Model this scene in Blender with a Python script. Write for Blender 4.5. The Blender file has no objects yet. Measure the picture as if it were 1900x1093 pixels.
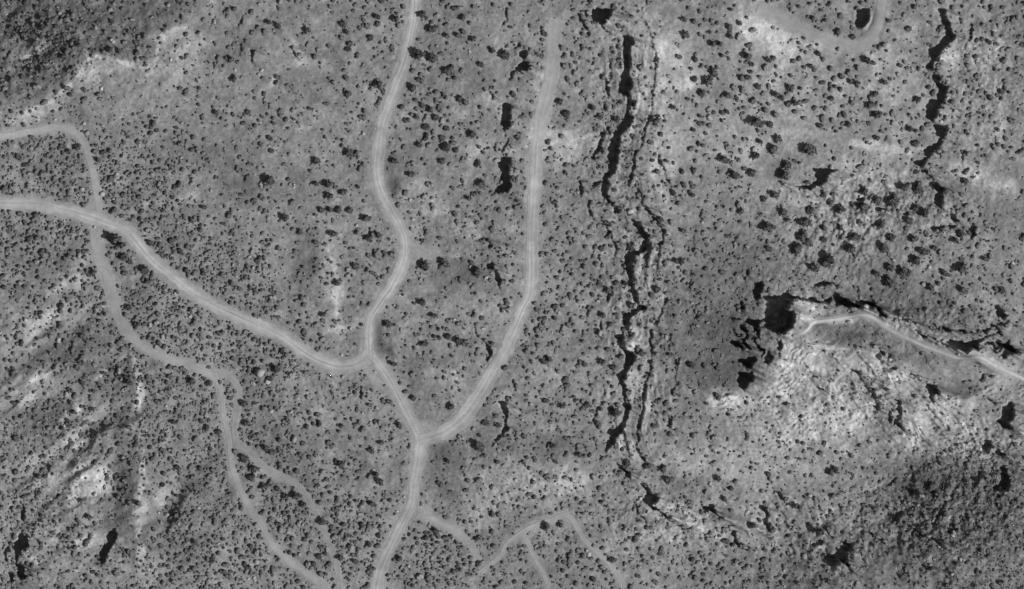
import bpy, math
import numpy as np
from mathutils import Vector

# ------------------------------------------------------------------ camera, sky, sun, exposure
S = 0.25                       # metres per photograph pixel (photograph 1900 x 1093)
CX, CY = 950.0, 546.5
ALT = 3000.0                   # survey aircraft height above the ground
SUN_EL = math.radians(42)
SUN_DIR = (0.9063, -0.4226)        # towards the sun, x right, y up the picture
scene = bpy.context.scene
cam = bpy.data.cameras.new("survey_camera")
cam.sensor_width = 36.0
cam.lens = 36.0 * ALT / (1900 * S)
cam.clip_start = 50.0
cam.clip_end = 40000.0
cam_o = bpy.data.objects.new("survey_camera", cam)
cam_o.location = (0, 0, ALT)
scene.collection.objects.link(cam_o)
scene.camera = cam_o

world = bpy.data.worlds.new("World")
scene.world = world
world.use_nodes = True
nt = world.node_tree
bg = nt.nodes["Background"]
sky = nt.nodes.new("ShaderNodeTexSky")
sky.sky_type = 'NISHITA'
sky.sun_disc = False
sky.sun_elevation = SUN_EL
sky.sun_rotation = math.atan2(SUN_DIR[0], SUN_DIR[1])
bw = nt.nodes.new("ShaderNodeRGBToBW")          # black and white film
nt.links.new(sky.outputs[0], bw.inputs[0])
nt.links.new(bw.outputs[0], bg.inputs[0])
bg.inputs[1].default_value = 0.06

sun = bpy.data.lights.new("sun", 'SUN')
sun.energy = 4.2
sun.angle = math.radians(0.53)
sun.color = (1, 1, 1)
sun_o = bpy.data.objects.new("sun", sun)
d = Vector((SUN_DIR[0] * math.cos(SUN_EL), SUN_DIR[1] * math.cos(SUN_EL), math.sin(SUN_EL)))
sun_o.rotation_euler = d.to_track_quat('Z', 'Y').to_euler()
scene.collection.objects.link(sun_o)

scene.view_settings.view_transform = 'Standard'
scene.view_settings.look = 'None'
scene.view_settings.exposure = 0.0
scene.view_settings.gamma = 1.0
scene.view_settings.use_curve_mapping = False
scene.cycles.max_bounces = 4
scene.cycles.diffuse_bounces = 3
scene.cycles.filter_width = 1.55

rng = np.random.default_rng(11)

# ------------------------------------------------------------------ helpers
Z = 1874 / 480.0               # survey tiles were read at this enlargement


def T(ox, oy, pts):
    """tile readings -> photograph pixels"""
    return [tuple([ox + p[0] / Z, oy + p[1] / Z] + [q / Z for q in p[2:3]] + list(p[3:])) for p in pts]


def W(px, py):
    return (np.asarray(px) - CX) * S, -(np.asarray(py) - CY) * S


_lat = {}


def vnoise(x, y, scale, seed):
    if seed not in _lat:
        _lat[seed] = np.random.default_rng(1000 + seed).random((256, 256)).astype(np.float32) * 2 - 1
    L = _lat[seed]
    xs = np.asarray(x, np.float32) / scale + 37.3 * (seed % 7)
    ys = np.asarray(y, np.float32) / scale + 17.9 * (seed % 5)
    xi = np.floor(xs).astype(np.int32); yi = np.floor(ys).astype(np.int32)
    fx = xs - xi; fy = ys - yi
    fx = fx * fx * fx * (fx * (fx * 6 - 15) + 10); fy = fy * fy * fy * (fy * (fy * 6 - 15) + 10)
    x0 = xi & 255; x1 = (xi + 1) & 255; y0 = yi & 255; y1 = (yi + 1) & 255
    return (L[y0, x0] * (1 - fx) + L[y0, x1] * fx) * (1 - fy) + (L[y1, x0] * (1 - fx) + L[y1, x1] * fx) * fy


def fbm(x, y, scale, seed, octaves=4, gain=0.5):
    a, t, n = 1.0, 0.0, 0.0
    for k in range(octaves):
        t = t + a * vnoise(x, y, scale / 2 ** k, seed + 13 * k); n += a; a *= gain
    return t / n


def sstep(a, b, x):
    t = np.clip((x - a) / (b - a), 0, 1)
    return t * t * (3 - 2 * t)


def in_poly(x, y, poly):
    """x, y flat arrays -> bool"""
    r = np.zeros(x.shape, bool)
    n = len(poly)
    for i in range(n):
        x0, y0 = poly[i][:2]; x1, y1 = poly[(i + 1) % n][:2]
        if y0 == y1:
            continue
        c = ((y0 > y) != (y1 > y)) & (x < (x1 - x0) * (y - y0) / (y1 - y0) + x0)
        r ^= c
    return r


def seg_dist(x, y, a, b):
    ax, ay = a[:2]; bx, by = b[:2]
    dx, dy = bx - ax, by - ay
    L2 = dx * dx + dy * dy + 1e-9
    t = np.clip(((x - ax) * dx + (y - ay) * dy) / L2, 0, 1)
    return np.hypot(x - ax - t * dx, y - ay - t * dy), t


def bilinear(F, i, j):
    i = np.clip(i, 0, F.shape[0] - 1.001); j = np.clip(j, 0, F.shape[1] - 1.001)
    i0 = i.astype(np.int32); j0 = j.astype(np.int32); fi = i - i0; fj = j - j0
    return (F[i0, j0] * (1 - fi) * (1 - fj) + F[i0 + 1, j0] * fi * (1 - fj)
            + F[i0, j0 + 1] * (1 - fi) * fj + F[i0 + 1, j0 + 1] * fi * fj)


def box1(A, r, axis):
    A = np.moveaxis(A, axis, 0)
    P = np.concatenate([np.repeat(A[:1], r + 1, 0), A, np.repeat(A[-1:], r, 0)], 0)
    C = np.cumsum(P, 0, dtype=np.float64)
    out = (C[2 * r + 1:] - C[:-2 * r - 1]) / (2 * r + 1)
    return np.moveaxis(out, 0, axis)


def blur(A, r):
    for _ in range(2):
        A = box1(box1(A, r, 0), r, 1)
    return A


def catmull(pts, step):
    P = [np.array(p[:2], float) for p in pts]
    P = [2 * P[0] - P[1]] + P + [2 * P[-1] - P[-2]]
    out = []
    for i in range(1, len(P) - 2):
        n = max(2, int(np.hypot(*(P[i + 1] - P[i])) / step))
        for k in range(n):
            t = k / n
            out.append(0.5 * (2 * P[i] + (P[i + 1] - P[i - 1]) * t + (2 * P[i - 1] - 5 * P[i] + 4 * P[i + 1] - P[i + 2]) * t * t
                              + (3 * P[i] - P[i - 1] - 3 * P[i + 1] + P[i + 2]) * t ** 3))
    out.append(P[-2])
    return np.array(out)


# ------------------------------------------------------------------ survey readings: scarps (the low side lies in shade)
SC = []          # polygons
SL = []          # narrow cracks: polyline + width


def sc(ox, oy, *polys):
    for p in polys:
        SC.append(T(ox, oy, p))


def sl(ox, oy, w, *lines):
    for p in lines:
        SL.append((T(ox, oy, p), w / Z))


sc(940, 0,
   [(620, 60), (770, 60), (760, 105), (745, 130), (700, 160), (700, 190), (770, 240), (735, 228), (690, 192), (640, 160), (618, 120)],
   [(850, 260), (830, 320), (835, 420), (835, 520), (810, 590), (800, 660), (860, 700), (870, 760), (855, 800), (850, 860), (800, 940), (770, 970), (740, 1040), (750, 1110),
    (800, 1110), (820, 1020), (830, 970), (900, 900), (915, 850), (880, 810), (940, 745), (900, 720), (885, 690), (890, 640), (905, 580), (885, 540), (890, 460), (900, 400), (895, 330), (930, 305), (900, 265), (870, 245)],
   [(90, 370), (140, 360), (140, 410), (110, 430), (80, 405)],
   [(90, 450), (130, 440), (170, 480), (150, 505), (90, 510), (50, 540), (30, 565), (20, 530), (60, 495)],
   [(40, 360), (80, 310), (90, 330), (50, 370)],
   [(-40, 760), (0, 740), (20, 780), (32, 850), (30, 895), (0, 945), (-25, 950), (-50, 900), (-42, 850)])
sc(940, 270,
   [(735, -10), (730, 80), (740, 130), (700, 220), (690, 290), (685, 350), (720, 400), (760, 440), (780, 420), (740, 390), (725, 350), (745, 290), (740, 240), (770, 190), (800, 120), (815, 60), (805, -10)],
   [(765, 455), (790, 440), (830, 475), (820, 495), (770, 475)],
   [(900, 520), (940, 540), (970, 580), (1000, 620), (1030, 650), (1020, 690), (985, 685), (980, 640), (950, 600), (920, 560)],
   [(985, 690), (1025, 710), (1020, 760), (1000, 775), (960, 790), (930, 800), (915, 850), (908, 900), (903, 960), (918, 1020), (928, 1100), (905, 1100), (890, 1040), (888, 980), (868, 930), (845, 885), (858, 840), (858, 780), (890, 760), (940, 750), (960, 720)],
   [(-22, 85), (15, 85), (24, 110), (22, 160), (8, 205), (14, 230), (34, 275), (38, 300), (10, 325), (-20, 335), (-60, 338), (-98, 358), (-92, 320), (-70, 300), (-40, 275), (-42, 240), (-36, 200), (-46, 155), (-72, 142), (-46, 122), (-38, 100)],
   [(1120, 590), (1142, 600), (1133, 700), (1115, 720), (1115, 780), (1098, 850), (1085, 900), (1085, 950), (1075, 905), (1090, 840), (1100, 780), (1100, 720), (1080, 715), (1115, 685)],
   [(1780, 1000), (1845, 990), (1845, 1100), (1790, 1100)],
   [(1715, 900), (1740, 890), (1745, 950), (1715, 945)])
sc(940, 540,
   [(895, -10), (930, -10), (945, 60), (960, 95), (1020, 115), (1000, 140), (950, 150), (900, 180), (885, 220), (880, 290), (850, 290), (845, 240), (860, 215), (840, 165), (870, 150), (930, 130), (940, 95), (920, 60)],
   [(845, 300), (850, 340), (852, 390), (885, 440), (935, 480), (912, 530), (875, 570), (862, 600), (842, 660), (862, 710), (840, 720), (800, 650), (790, 610), (820, 580), (850, 550), (865, 480), (840, 420), (790, 380), (785, 320)],
   [(840, 700), (870, 720), (867, 770), (892, 820), (882, 880), (855, 960), (835, 1010), (785, 1060), (775, 1100), (745, 1100), (750, 1040), (725, 1010), (740, 990), (800, 990), (820, 940), (850, 870), (835, 810), (850, 770), (830, 720)],
   [(1670, 370), (1720, 370), (1760, 430), (1740, 430)],
   [(1690, 490), (1780, 470), (1790, 540), (1750, 555), (1670, 510)],
   [(1690, 570), (1780, 570), (1760, 650), (1740, 715), (1680, 705), (1665, 650), (1700, 620)],
   [(1874, 150), (1830, 190), (1740, 190), (1735, 220), (1780, 280), (1790, 340), (1822, 350), (1815, 280), (1835, 215), (1885, 205), (1900, 160)],
   [(1790, -10), (1850, -10), (1850, 80), (1800, 60)],
   [(718, 10), (745, 10), (738, 60), (715, 85)], [(665, 215), (680, 215), (678, 320), (658, 320)])
sc(940, 810,
   [(745, -10), (785, -10), (775, 50), (745, 80), (712, 125), (703, 100), (718, 70), (708, 40)],
   [(790, 165), (810, 190), (850, 230), (895, 255), (895, 315), (855, 290), (850, 250), (795, 200)],
   [(945, 335), (985, 325), (1012, 370), (1040, 410), (1080, 430), (1085, 470), (1052, 500), (1100, 540), (1160, 555), (1190, 575), (1180, 595), (1130, 570), (1070, 530), (1010, 490), (985, 460), (1010, 435), (1008, 400), (970, 355)],
   [(1400, 490), (1440, 500), (1490, 490), (1497, 540), (1560, 575), (1600, 600), (1540, 585), (1480, 545), (1420, 520)],
   [(1625, 665), (1660, 680), (1662, 730), (1692, 780), (1680, 800), (1640, 750), (1620, 700)],
   [(1810, 465), (1874, 500), (1890, 560), (1874, 575), (1840, 530)], [(1740, 620), (1775, 610), (1795, 650), (1760, 660)],
   [(490, 40), (515, 40), (505, 90), (495, 85)], [(650, 455), (700, 460), (705, 480), (665, 475)])
sc(1420, 0,
   [(1250, 60), (1300, 60), (1310, 130), (1330, 170), (1350, 235), (1380, 255), (1340, 300), (1290, 350), (1250, 400), (1220, 450), (1205, 500), (1180, 505), (1150, 475), (1190, 430), (1175, 370), (1250, 310), (1300, 250), (1300, 210), (1270, 170)],
   [(1210, 530), (1260, 555), (1255, 590), (1300, 620), (1335, 625), (1310, 680), (1290, 740), (1240, 790), (1250, 830), (1215, 880), (1190, 870), (1160, 830), (1175, 800), (1160, 770), (1180, 730), (1240, 720), (1250, 660), (1240, 610), (1215, 580)],
   [(1220, 900), (1320, 905), (1300, 1000), (1270, 1050), (1190, 1093), (1150, 1090), (1180, 1065), (1240, 1050), (1260, 1000), (1225, 930)],
   [(660, 60), (755, 60), (745, 150), (715, 195), (640, 200), (650, 150)],
   [(1480, 150), (1505, 170), (1490, 260), (1440, 350), (1425, 350), (1470, 260)])
sc(1420, 270,
   [(1150, 30), (1190, -10), (1275, -10), (1250, 20), (1200, 60), (1180, 100), (1130, 155), (1070, 130), (1080, 110), (1160, 90)],
   [(1225, 250), (1265, 280), (1290, 310), (1285, 400), (1265, 445), (1225, 430), (1220, 380), (1235, 330), (1215, 310)],
   [(1330, 470), (1350, 460), (1370, 520), (1400, 550), (1370, 555), (1340, 520)], [(1190, 590), (1290, 575), (1280, 595), (1200, 610)],
   [(1310, 575), (1390, 570), (1380, 600), (1330, 600)],
   [(1480, 540), (1520, 600), (1525, 640), (1480, 690), (1440, 715), (1480, 670), (1490, 620)],
   [(335, 165), (500, 160), (540, 170), (470, 190), (440, 240), (400, 290), (330, 310), (250, 315), (205, 290), (320, 285), (360, 240), (355, 200)],
   [(640, 385), (680, 370), (740, 395), (690, 405)], [(780, 460), (820, 445), (880, 460), (820, 475)], [(965, 490), (1030, 485), (1040, 510), (990, 510)],
   [(340, 1030), (400, 975), (470, 1000), (400, 1020)], [(1420, 40), (1450, 25), (1435, 80), (1420, 130)],
   [(0, 1100), (40, 1075), (180, 1080), (200, 1100)], [(480, 1088), (540, 1075), (590, 1100)], [(80, 250), (150, 275), (130, 280), (85, 262)])
sc(1420, 540,
   [(-10, 45), (60, 20), (200, 40), (230, 60), (190, 90), (165, 130), (210, 140), (225, 190), (220, 240), (190, 290), (140, 330), (80, 330), (40, 290), (-10, 260)],
   [(480, 40), (550, 20), (640, 70), (600, 110), (540, 130), (510, 90)], [(230, 40), (330, 28), (445, 72), (400, 75), (330, 50)], [(660, 60), (720, 70), (830, 120), (860, 150), (830, 165), (740, 110)],
   [(1070, 275), (1160, 310), (1130, 320), (1090, 300)], [(1250, 260), (1330, 270), (1290, 285)],
   [(1300, 390), (1340, 350), (1400, 340), (1470, 350), (1540, 330), (1530, 380), (1540, 420), (1440, 445), (1370, 435), (1340, 410)],
   [(1540, 385), (1680, 380), (1780, 365), (1790, 450), (1700, 505), (1680, 460), (1720, 410), (1600, 402)],
   [(1400, 280), (1440, 300), (1400, 305)], [(1650, 120), (1700, 110), (1740, 160), (1710, 180)],
   [(785, 470), (800, 440), (840, 465), (840, 510), (800, 490)], [(905, 538), (955, 538), (950, 555), (905, 552)], [(1020, 570), (1060, 582), (1115, 622), (1060, 602)],
   [(1165, 655), (1210, 660), (1245, 690), (1260, 740), (1250, 765), (1210, 730), (1222, 800), (1190, 790), (1180, 740), (1175, 700)],
   [(315, 575), (335, 580), (368, 632), (340, 615)],
   [(910, 765), (950, 790), (980, 830), (1000, 880), (975, 890), (960, 830)], [(940, 890), (990, 880), (975, 930), (1002, 1000), (980, 1005), (940, 940)], [(890, 880), (920, 880), (900, 950), (885, 930)],
   [(780, 830), (840, 828), (830, 870), (790, 862)], [(1700, 840), (1780, 790), (1780, 1010), (1720, 1000), (1665, 930), (1690, 900)],
   [(830, 692), (855, 690), (860, 715), (838, 716)], [(75, 805), (140, 793), (100, 818)], [(850, 570), (880, 560), (860, 585)], [(705, 620), (735, 620), (730, 645), (710, 640)])
sc(1420, 810,
   [(-20, 490), (10, 510), (28, 540), (32, 600), (12, 700), (38, 722), (-5, 722), (-15, 600)], [(310, 770), (400, 765), (390, 790), (330, 800)],
   [(440, 870), (510, 850), (580, 810), (600, 780), (622, 810), (590, 870), (550, 900), (585, 920), (603, 970), (585, 988), (560, 930), (520, 900), (480, 930), (492, 990), (460, 930)],
   [(1100, 655), (1160, 690), (1120, 725)], [(1170, 735), (1240, 750), (1260, 790), (1220, 790)], [(1295, 680), (1400, 655), (1370, 690), (1310, 700)],
   [(1690, 230), (1740, 220), (1757, 300), (1740, 370), (1660, 400), (1640, 370), (1690, 330)], [(1530, 270), (1600, 275), (1540, 310), (1530, 370), (1500, 370), (1520, 330)],
   [(1580, 40), (1620, 38), (1632, 80), (1590, 88)], [(1660, 120), (1700, 95), (1728, 130), (1690, 148)], [(1115, 910), (1210, 940), (1170, 967)],
   [(905, 570), (960, 540), (990, 560), (960, 622), (930, 612)], [(880, 370), (940, 290), (970, 290), (920, 350)], [(740, 680), (782, 680), (770, 732)], [(1030, 390), (1075, 360), (1070, 390), (1045, 405)])
sc(0, 810,
   [(850, 650), (840, 730), (800, 800), (770, 880), (740, 930), (725, 900), (720, 850), (760, 770), (800, 690), (830, 655)], [(165, 480), (190, 560), (170, 610), (140, 590)],
   [(118, 745), (150, 690), (178, 700), (205, 716), (196, 760), (206, 790), (176, 815), (160, 850), (130, 862), (122, 890), (98, 880), (108, 830), (92, 800), (112, 780)],
   [(112, 925), (150, 908), (166, 925), (186, 955), (176, 980), (194, 1010), (165, 1030), (140, 1000), (118, 990), (126, 955)])
sl(0, 810, 22, [(60, 800), (30, 840), (40, 900)], [(90, 1040), (70, 990)], [(120, 890), (112, 925)])
sc(470, 270, [(1690, 880), (1720, 840), (1742, 850), (1732, 890), (1700, 895)], [(1735, 900), (1762, 900), (1797, 980), (1780, 1030), (1750, 980)], [(1700, 690), (1720, 688), (1727, 740), (1710, 742)],
   [(1650, 660), (1685, 665), (1700, 690), (1675, 680)])
sc(470, 540, [(1660, 340), (1690, 380), (1720, 420), (1732, 440), (1702, 510), (1670, 490), (1700, 460), (1690, 410)],
   [(1770, 790), (1832, 800), (1842, 900), (1832, 950), (1862, 990), (1822, 1020), (1765, 1093), (1740, 1088), (1800, 1020), (1815, 970), (1825, 910), (1800, 850)],
   [(-5, 565), (25, 558), (8, 602), (-15, 600)], [(765, 690), (780, 690), (782, 770), (768, 765)])
sc(0, 0, [(1805, 365), (1850, 362), (1840, 395), (1830, 450), (1815, 440), (1815, 400)])
sl(1420, 540, 26, [(190, 45), (300, 35), (450, 75)], [(560, 60), (640, 75), (760, 110), (860, 160)])
sl(1420, 540, 13, [(900, 190), (960, 215), (1010, 205), (1080, 240)], [(560, 150), (640, 130), (700, 125)], [(1090, 300), (1190, 330), (1260, 370)], [(1200, 270), (1330, 285), (1450, 290)], [(1560, 300), (1650, 250), (1750, 215)], [(1620, 240), (1680, 280)])
sl(1420, 540, 20, [(1240, 370), (1320, 395)], [(1480, 360), (1600, 330), (1700, 310)], [(1640, 430), (1740, 400), (1800, 400)], [(60, 350), (110, 420), (100, 470)], [(0, 420), (20, 480), (5, 560)])
sl(940, 540, 22, [(1700, 240), (1740, 330), (1700, 370)], [(1790, 360), (1840, 420), (1850, 480)], [(1620, 360), (1690, 420)], [(1700, 60), (1705, 130)])
sl(940, 540, 12, [(1640, 280), (1660, 320)], [(1610, 200), (1700, 195)], [(1590, 760), (1615, 740)])
sl(940, 270, 12, [(955, 320), (970, 370), (990, 430)], [(1015, 450), (1040, 500), (1060, 525)], [(715, 570), (740, 640)], [(790, 730), (785, 800)], [(1680, 640), (1645, 695)])
sl(940, 270, 22, [(940, 40), (920, 100), (910, 170), (895, 240)], [(610, 90), (680, 20)], [(632, 290), (665, 262)])
sl(940, 270, 16, [(520, 250), (545, 345)], [(590, 420), (600, 510)])
sl(940, 270, 7, [(1362, 590), (1350, 750)], [(1332, 900), (1322, 1060)])
sl(940, 0, 12, [(985, 140), (1030, 215)], [(1040, 230), (1050, 300)], [(545, 165), (580, 215)])
sl(940, 0, 20, [(1080, 370), (1085, 430)], [(1035, 850), (1000, 940), (980, 1000)], [(525, 110), (545, 150)], [(600, 230), (595, 265)], [(690, 960), (685, 1030), (660, 1090)], [(705, 570), (745, 690)])
sl(940, 0, 9, [(1030, 215), (1042, 235)], [(1052, 300), (1075, 350), (1082, 372)], [(1084, 430), (1076, 520), (1062, 620), (1052, 720), (1046, 800), (1036, 850)], [(960, 480), (945, 560), (950, 660)])
sl(940, 0, 14, [(735, 395), (748, 480)], [(745, 540), (722, 610)], [(700, 740), (715, 790)])
sl(940, 270, 10, [(985, -10), (945, 40)], [(897, 240), (885, 270)], [(948, 300), (957, 322)], [(990, 430), (1016, 452)], [(1060, 525), (1090, 560), (1122, 592)], [(1100, 60), (1110, 120), (1150, 220), (1190, 320)], [(600, 510), (690, 555), (716, 572)], [(742, 640), (790, 732)])
sl(940, 540, 7, [(1190, 300), (1180, 420)], [(1245, 480), (1225, 620), (1215, 720)], [(1330, 250), (1340, 330)])
sl(940, 540, 17, [(1150, 60), (1130, 130), (1100, 190), (1075, 225)], [(1036, 290), (1040, 370), (1045, 450), (1050, 550), (1030, 610), (1005, 660), (1000, 740), (990, 830), (970, 920), (945, 1020), (955, 1080)])
sl(940, 540, 14, [(700, 680), (705, 750)], [(690, 800), (650, 870), (630, 960)], [(1180, 900), (1180, 970)])
sl(940, 810, 13, [(955, 0), (940, 70), (965, 130), (990, 170)], [(930, 490), (960, 560), (1010, 620)])
sl(0, 0, 10, [(1735, 320), (1745, 370), (1730, 400)], [(1755, 110), (1725, 210)])
sl(470, 0, 16, [(1825, 60), (1828, 150), (1800, 190)], [(265, 340), (310, 405)], [(1845, 1010), (1805, 1080)], [(1745, 1040), (1755, 1085)])
sl(470, 0, 9, [(1695, 630), (1740, 700)])
sl(470, 540, 10, [(1600, 265), (1622, 312)], [(1690, 790), (1755, 705)])
sl(470, 810, 8, [(350, 335), (440, 430)], [(1545, 240), (1580, 180), (1640, 135)])
sl(1420, 270, 11, [(1130, 170), (1220, 240)])
sl(1420, 540, 9, [(800, 400), (850, 460)], [(360, 680), (412, 715)], [(1605, 760), (1660, 830)], [(760, 690), (800, 735)], [(350, 370), (380, 405)], [(420, 425), (480, 455)], [(645, 575), (690, 612)], [(640, 390), (690, 405)], [(745, 375), (765, 400)])
sl(1420, 810, 12, [(560, 690), (600, 780)], [(430, 820), (480, 860)], [(25, 360), (110, 440), (180, 480)], [(380, 440), (400, 540)])

# ------------------------------------------------------------------ survey readings: roads
ROADS = {}


def road(key, name, width, tone, label, pts, tracks=True):
    ROADS[key] = dict(name=name, w=width, tone=tone, label=label, pts=pts, tracks=tracks)


road('A', 'dirt_road', 23, 0.363, "winding pale dirt road from the top edge down to the central fork",
     T(470, 0, [(1165, -60), (1162, 105), (1150, 200), (1118, 370), (1075, 500), (1030, 620), (980, 760), (938, 900), (915, 1020)])
     + T(470, 270, [(908, 30), (895, 120), (900, 240), (940, 370), (1010, 500), (1060, 590), (1095, 690), (1100, 780), (1080, 870), (1040, 960), (990, 1050)])
     + T(470, 540, [(975, 15), (915, 95), (858, 190), (838, 280), (835, 380), (838, 450), (850, 500)]))
road('B', 'dirt_road', 24, 0.363, "pale dirt road curving from the left edge down to the central fork",
     T(0, 270, [(-120, 410), (105, 420), (250, 425), (400, 455), (550, 490), (700, 530), (830, 575), (920, 620), (990, 700), (1080, 810), (1170, 890), (1280, 980), (1400, 1070)])
     + T(0, 540, [(1500, 75), (1620, 140), (1740, 200)])
     + T(470, 540, [(20, 250), (120, 285), (220, 330), (320, 400), (420, 470), (530, 520), (640, 545), (740, 530), (815, 485), (848, 430)]))
road('C', 'dirt_road', 23, 0.343, "pale dirt road running from the central fork down to the bottom edge",
     T(470, 540, [(850, 450), (915, 530), (990, 640), (1050, 760), (1110, 870), (1160, 970), (1195, 1050)])
     + T(470, 810, [(1205, 30), (1200, 120), (1180, 250), (1160, 380), (1150, 480), (1115, 560), (1060, 660), (1000, 780), (950, 890), (915, 990), (890, 1120)]))
road('D', 'dirt_road', 22, 0.335, "straight pale dirt road right of centre running down to join the others",
     T(940, 0, [(345, 190), (340, 370), (322, 560), (290, 700), (250, 850), (235, 1000)])
     + T(940, 270, [(218, 20), (210, 150), (195, 350), (185, 550), (180, 750), (180, 950), (165, 1085)])
     + T(940, 540, [(110, 140), (60, 270)])
     + T(470, 540, [(1820, 430), (1720, 610), (1640, 740), (1560, 860), (1460, 960), (1350, 1030), (1210, 1075)]))
road('E', 'dirt_track', 15, 0.33, "narrow pale track in the upper left bending down to the left road",
     T(0, 0, [(-80, 1000), (105, 975), (250, 948), (400, 925), (500, 935), (570, 985), (620, 1060)])
     + T(0, 270, [(635, 60), (660, 140), (690, 260), (710, 380), (725, 480)]), False)
road('F', 'sandy_wash', 20, 0.300, "grey sandy wash leaving the left road and winding down to the bottom edge",
     T(0, 270, [(692, 595), (700, 700), (740, 860), (790, 1000), (810, 1085)])
     + T(0, 540, [(830, 110), (880, 230), (950, 330), (1050, 410), (1200, 480), (1380, 540), (1500, 590), (1580, 660), (1605, 760), (1618, 900), (1640, 1000), (1658, 1085)])
     + T(0, 810, [(1668, 130), (1700, 280), (1760, 420), (1825, 540)])
     + T(470, 810, [(30, 590), (90, 690), (150, 800), (240, 890), (340, 960), (420, 1010), (560, 1120)]), False)
road('G', 'sandy_wash', 14, 0.235, "darker second branch of the sandy wash beside the lower left road",
     T(0, 540, [(1540, 575), (1660, 620), (1725, 720), (1715, 850), (1700, 960), (1705, 1060)])
     + T(0, 810, [(1710, 20), (1765, 80), (1850, 150)])
     + T(470, 810, [(30, 190), (150, 270), (280, 325), (370, 410), (430, 510), (490, 620), (540, 730), (590, 850), (615, 990), (625, 1110)]), False)
road('H', 'dirt_track', 14, 0.295, "short pale track branching right from the road near the bottom",
     T(470, 810, [(1185, 562), (1240, 582), (1320, 612), (1440, 675), (1540, 745), (1600, 830), (1625, 900)]), False)
road('J', 'dirt_track', 9, 0.30, "thin pale track making a peak near the bottom centre",
     T(470, 810, [(1640, 985), (1720, 920), (1800, 850)]) + T(940, 810, [(0, 770), (150, 670), (300, 610), (430, 568), (500, 650), (560, 745), (640, 830), (720, 900), (790, 985), (840, 1080)]), False)
road('K', 'dirt_track', 8, 0.27, "faint short track dropping off the bottom edge below the peaked track",
     T(940, 810, [(120, 700), (160, 790), (200, 880), (255, 970), (300, 1080)]), False)
road('I', 'ridge_path', 7, 0.42, "bright narrow path along the sandy ridge crest at the right",
     T(1420, 540, [(205, 325), (290, 290), (345, 230), (480, 212), (600, 190), (680, 172), (780, 197), (880, 270), (1000, 330), (1130, 390), (1260, 440), (1400, 485), (1540, 480), (1650, 540), (1760, 590), (1900, 650)]), False)
road('L', 'dirt_track', 22, 0.33, "broad faint track crossing the upper right corner to the top edge",
     T(1420, 0, [(-60, 60), (150, 140), (260, 190), (380, 265), (500, 300), (640, 335), (715, 320), (775, 240), (820, 130), (850, -60)]), False)
ROADS['F']['prof'] = [(420, 1.25), (470, 24), (560, 21), (640, 19), (680, 16), (720, 12.5), (800, 11), (900, 12), (1000, 13), (1080, 15)]
ROADS['F']['prof'][0] = (420, 24)
ROADS['G']['prof'] = [(690, 12), (740, 12), (830, 11), (880, 14), (900, 12), (960, 10), (1060, 12)]
for r_ in ROADS.values():
    r_['c'] = catmull(r_['pts'], 3.0)

# ------------------------------------------------------------------ terrain height, pixel coordinates throughout
STEP = 1.7


def axis(n, lo=-12, step=STEP):
    a = np.arange(lo, n + 12, step)
    g, ext = step, []
    x = 0.0
    while x < 26000:
        g *= 1.32; x += g; ext.append(x)
    ext = np.array(ext)
    return np.concatenate([a[0] - ext[::-1], a, a[-1] + ext]), len(ext)


ax, PADX = axis(1900)
ay, PADY = axis(1093)
NX, NY = len(ax), len(ay)
GX, GY = np.meshgrid(ax.astype(np.float32), ay.astype(np.float32))


def gi(px, py):
    """pixel -> fractional grid index (row, col)"""
    return np.interp(py, ay, np.arange(NY)), np.interp(px, ax, np.arange(NX))


# scarps on a grid turned to the sun
US = 1.6
du = (SUN_DIR[0], -SUN_DIR[1])
ulist = np.arange(-150, 2350, US); vlist = np.arange(-950, 1150, US)
UU, VV = np.meshgrid(ulist.astype(np.float32), vlist.astype(np.float32))
PXr = UU * du[0] - VV * du[1]; PYr = UU * du[1] + VV * du[0]
big_j = sstep(1330, 1420, PXr) * sstep(430, 540, PYr)
wx = PXr + 2.0 * vnoise(PXr, PYr, 7, 3) + 1.7 * vnoise(PXr, PYr, 3.4, 4) + (1.6 + 4.5 * big_j) * vnoise(PXr, PYr, 15, 9)
wy = PYr + 2.0 * vnoise(PXr, PYr, 7, 5) + 1.7 * vnoise(PXr, PYr, 3.4, 6) + (1.6 + 4.5 * big_j) * vnoise(PXr, PYr, 15, 10)
M = np.zeros(UU.shape, bool)


def paint(bx, by, pad, fn):
    cu = [x * du[0] + y * du[1] for x in bx for y in by]; cv = [-x * du[1] + y * du[0] for x in bx for y in by]
    i0 = int(np.searchsorted(vlist, min(cv) - pad)); i1 = int(np.searchsorted(vlist, max(cv) + pad))
    j0 = int(np.searchsorted(ulist, min(cu) - pad)); j1 = int(np.searchsorted(ulist, max(cu) + pad))
    sl_ = (slice(i0, i1), slice(j0, j1))
    if i1 > i0 and j1 > j0:
        M[sl_] |= fn(wx[sl_], wy[sl_])


for p in SC:
    xs = [q[0] for q in p]; ys = [q[1] for q in p]
    paint((min(xs), max(xs)), (min(ys), max(ys)), 5, lambda x, y: in_poly(x, y, p))
for p, w in SL:
    for a, b in zip(p[:-1], p[1:]):
        paint((min(a[0], b[0]), max(a[0], b[0])), (min(a[1], b[1]), max(a[1], b[1])), 10,
              lambda x, y: seg_dist(x, y, a, b)[0] < w * 0.5 * (1 + 0.35 * vnoise(x, y, 9, 8)))

TAN = math.tan(SUN_EL)
step_m = US * S
R = np.zeros(UU.shape, np.float32)
PIT = np.zeros(UU.shape, np.float32)
h = np.zeros(len(vlist), np.float32)
run = np.zeros(len(vlist), np.float32)
age = np.full(len(vlist), 99, np.float32)
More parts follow.
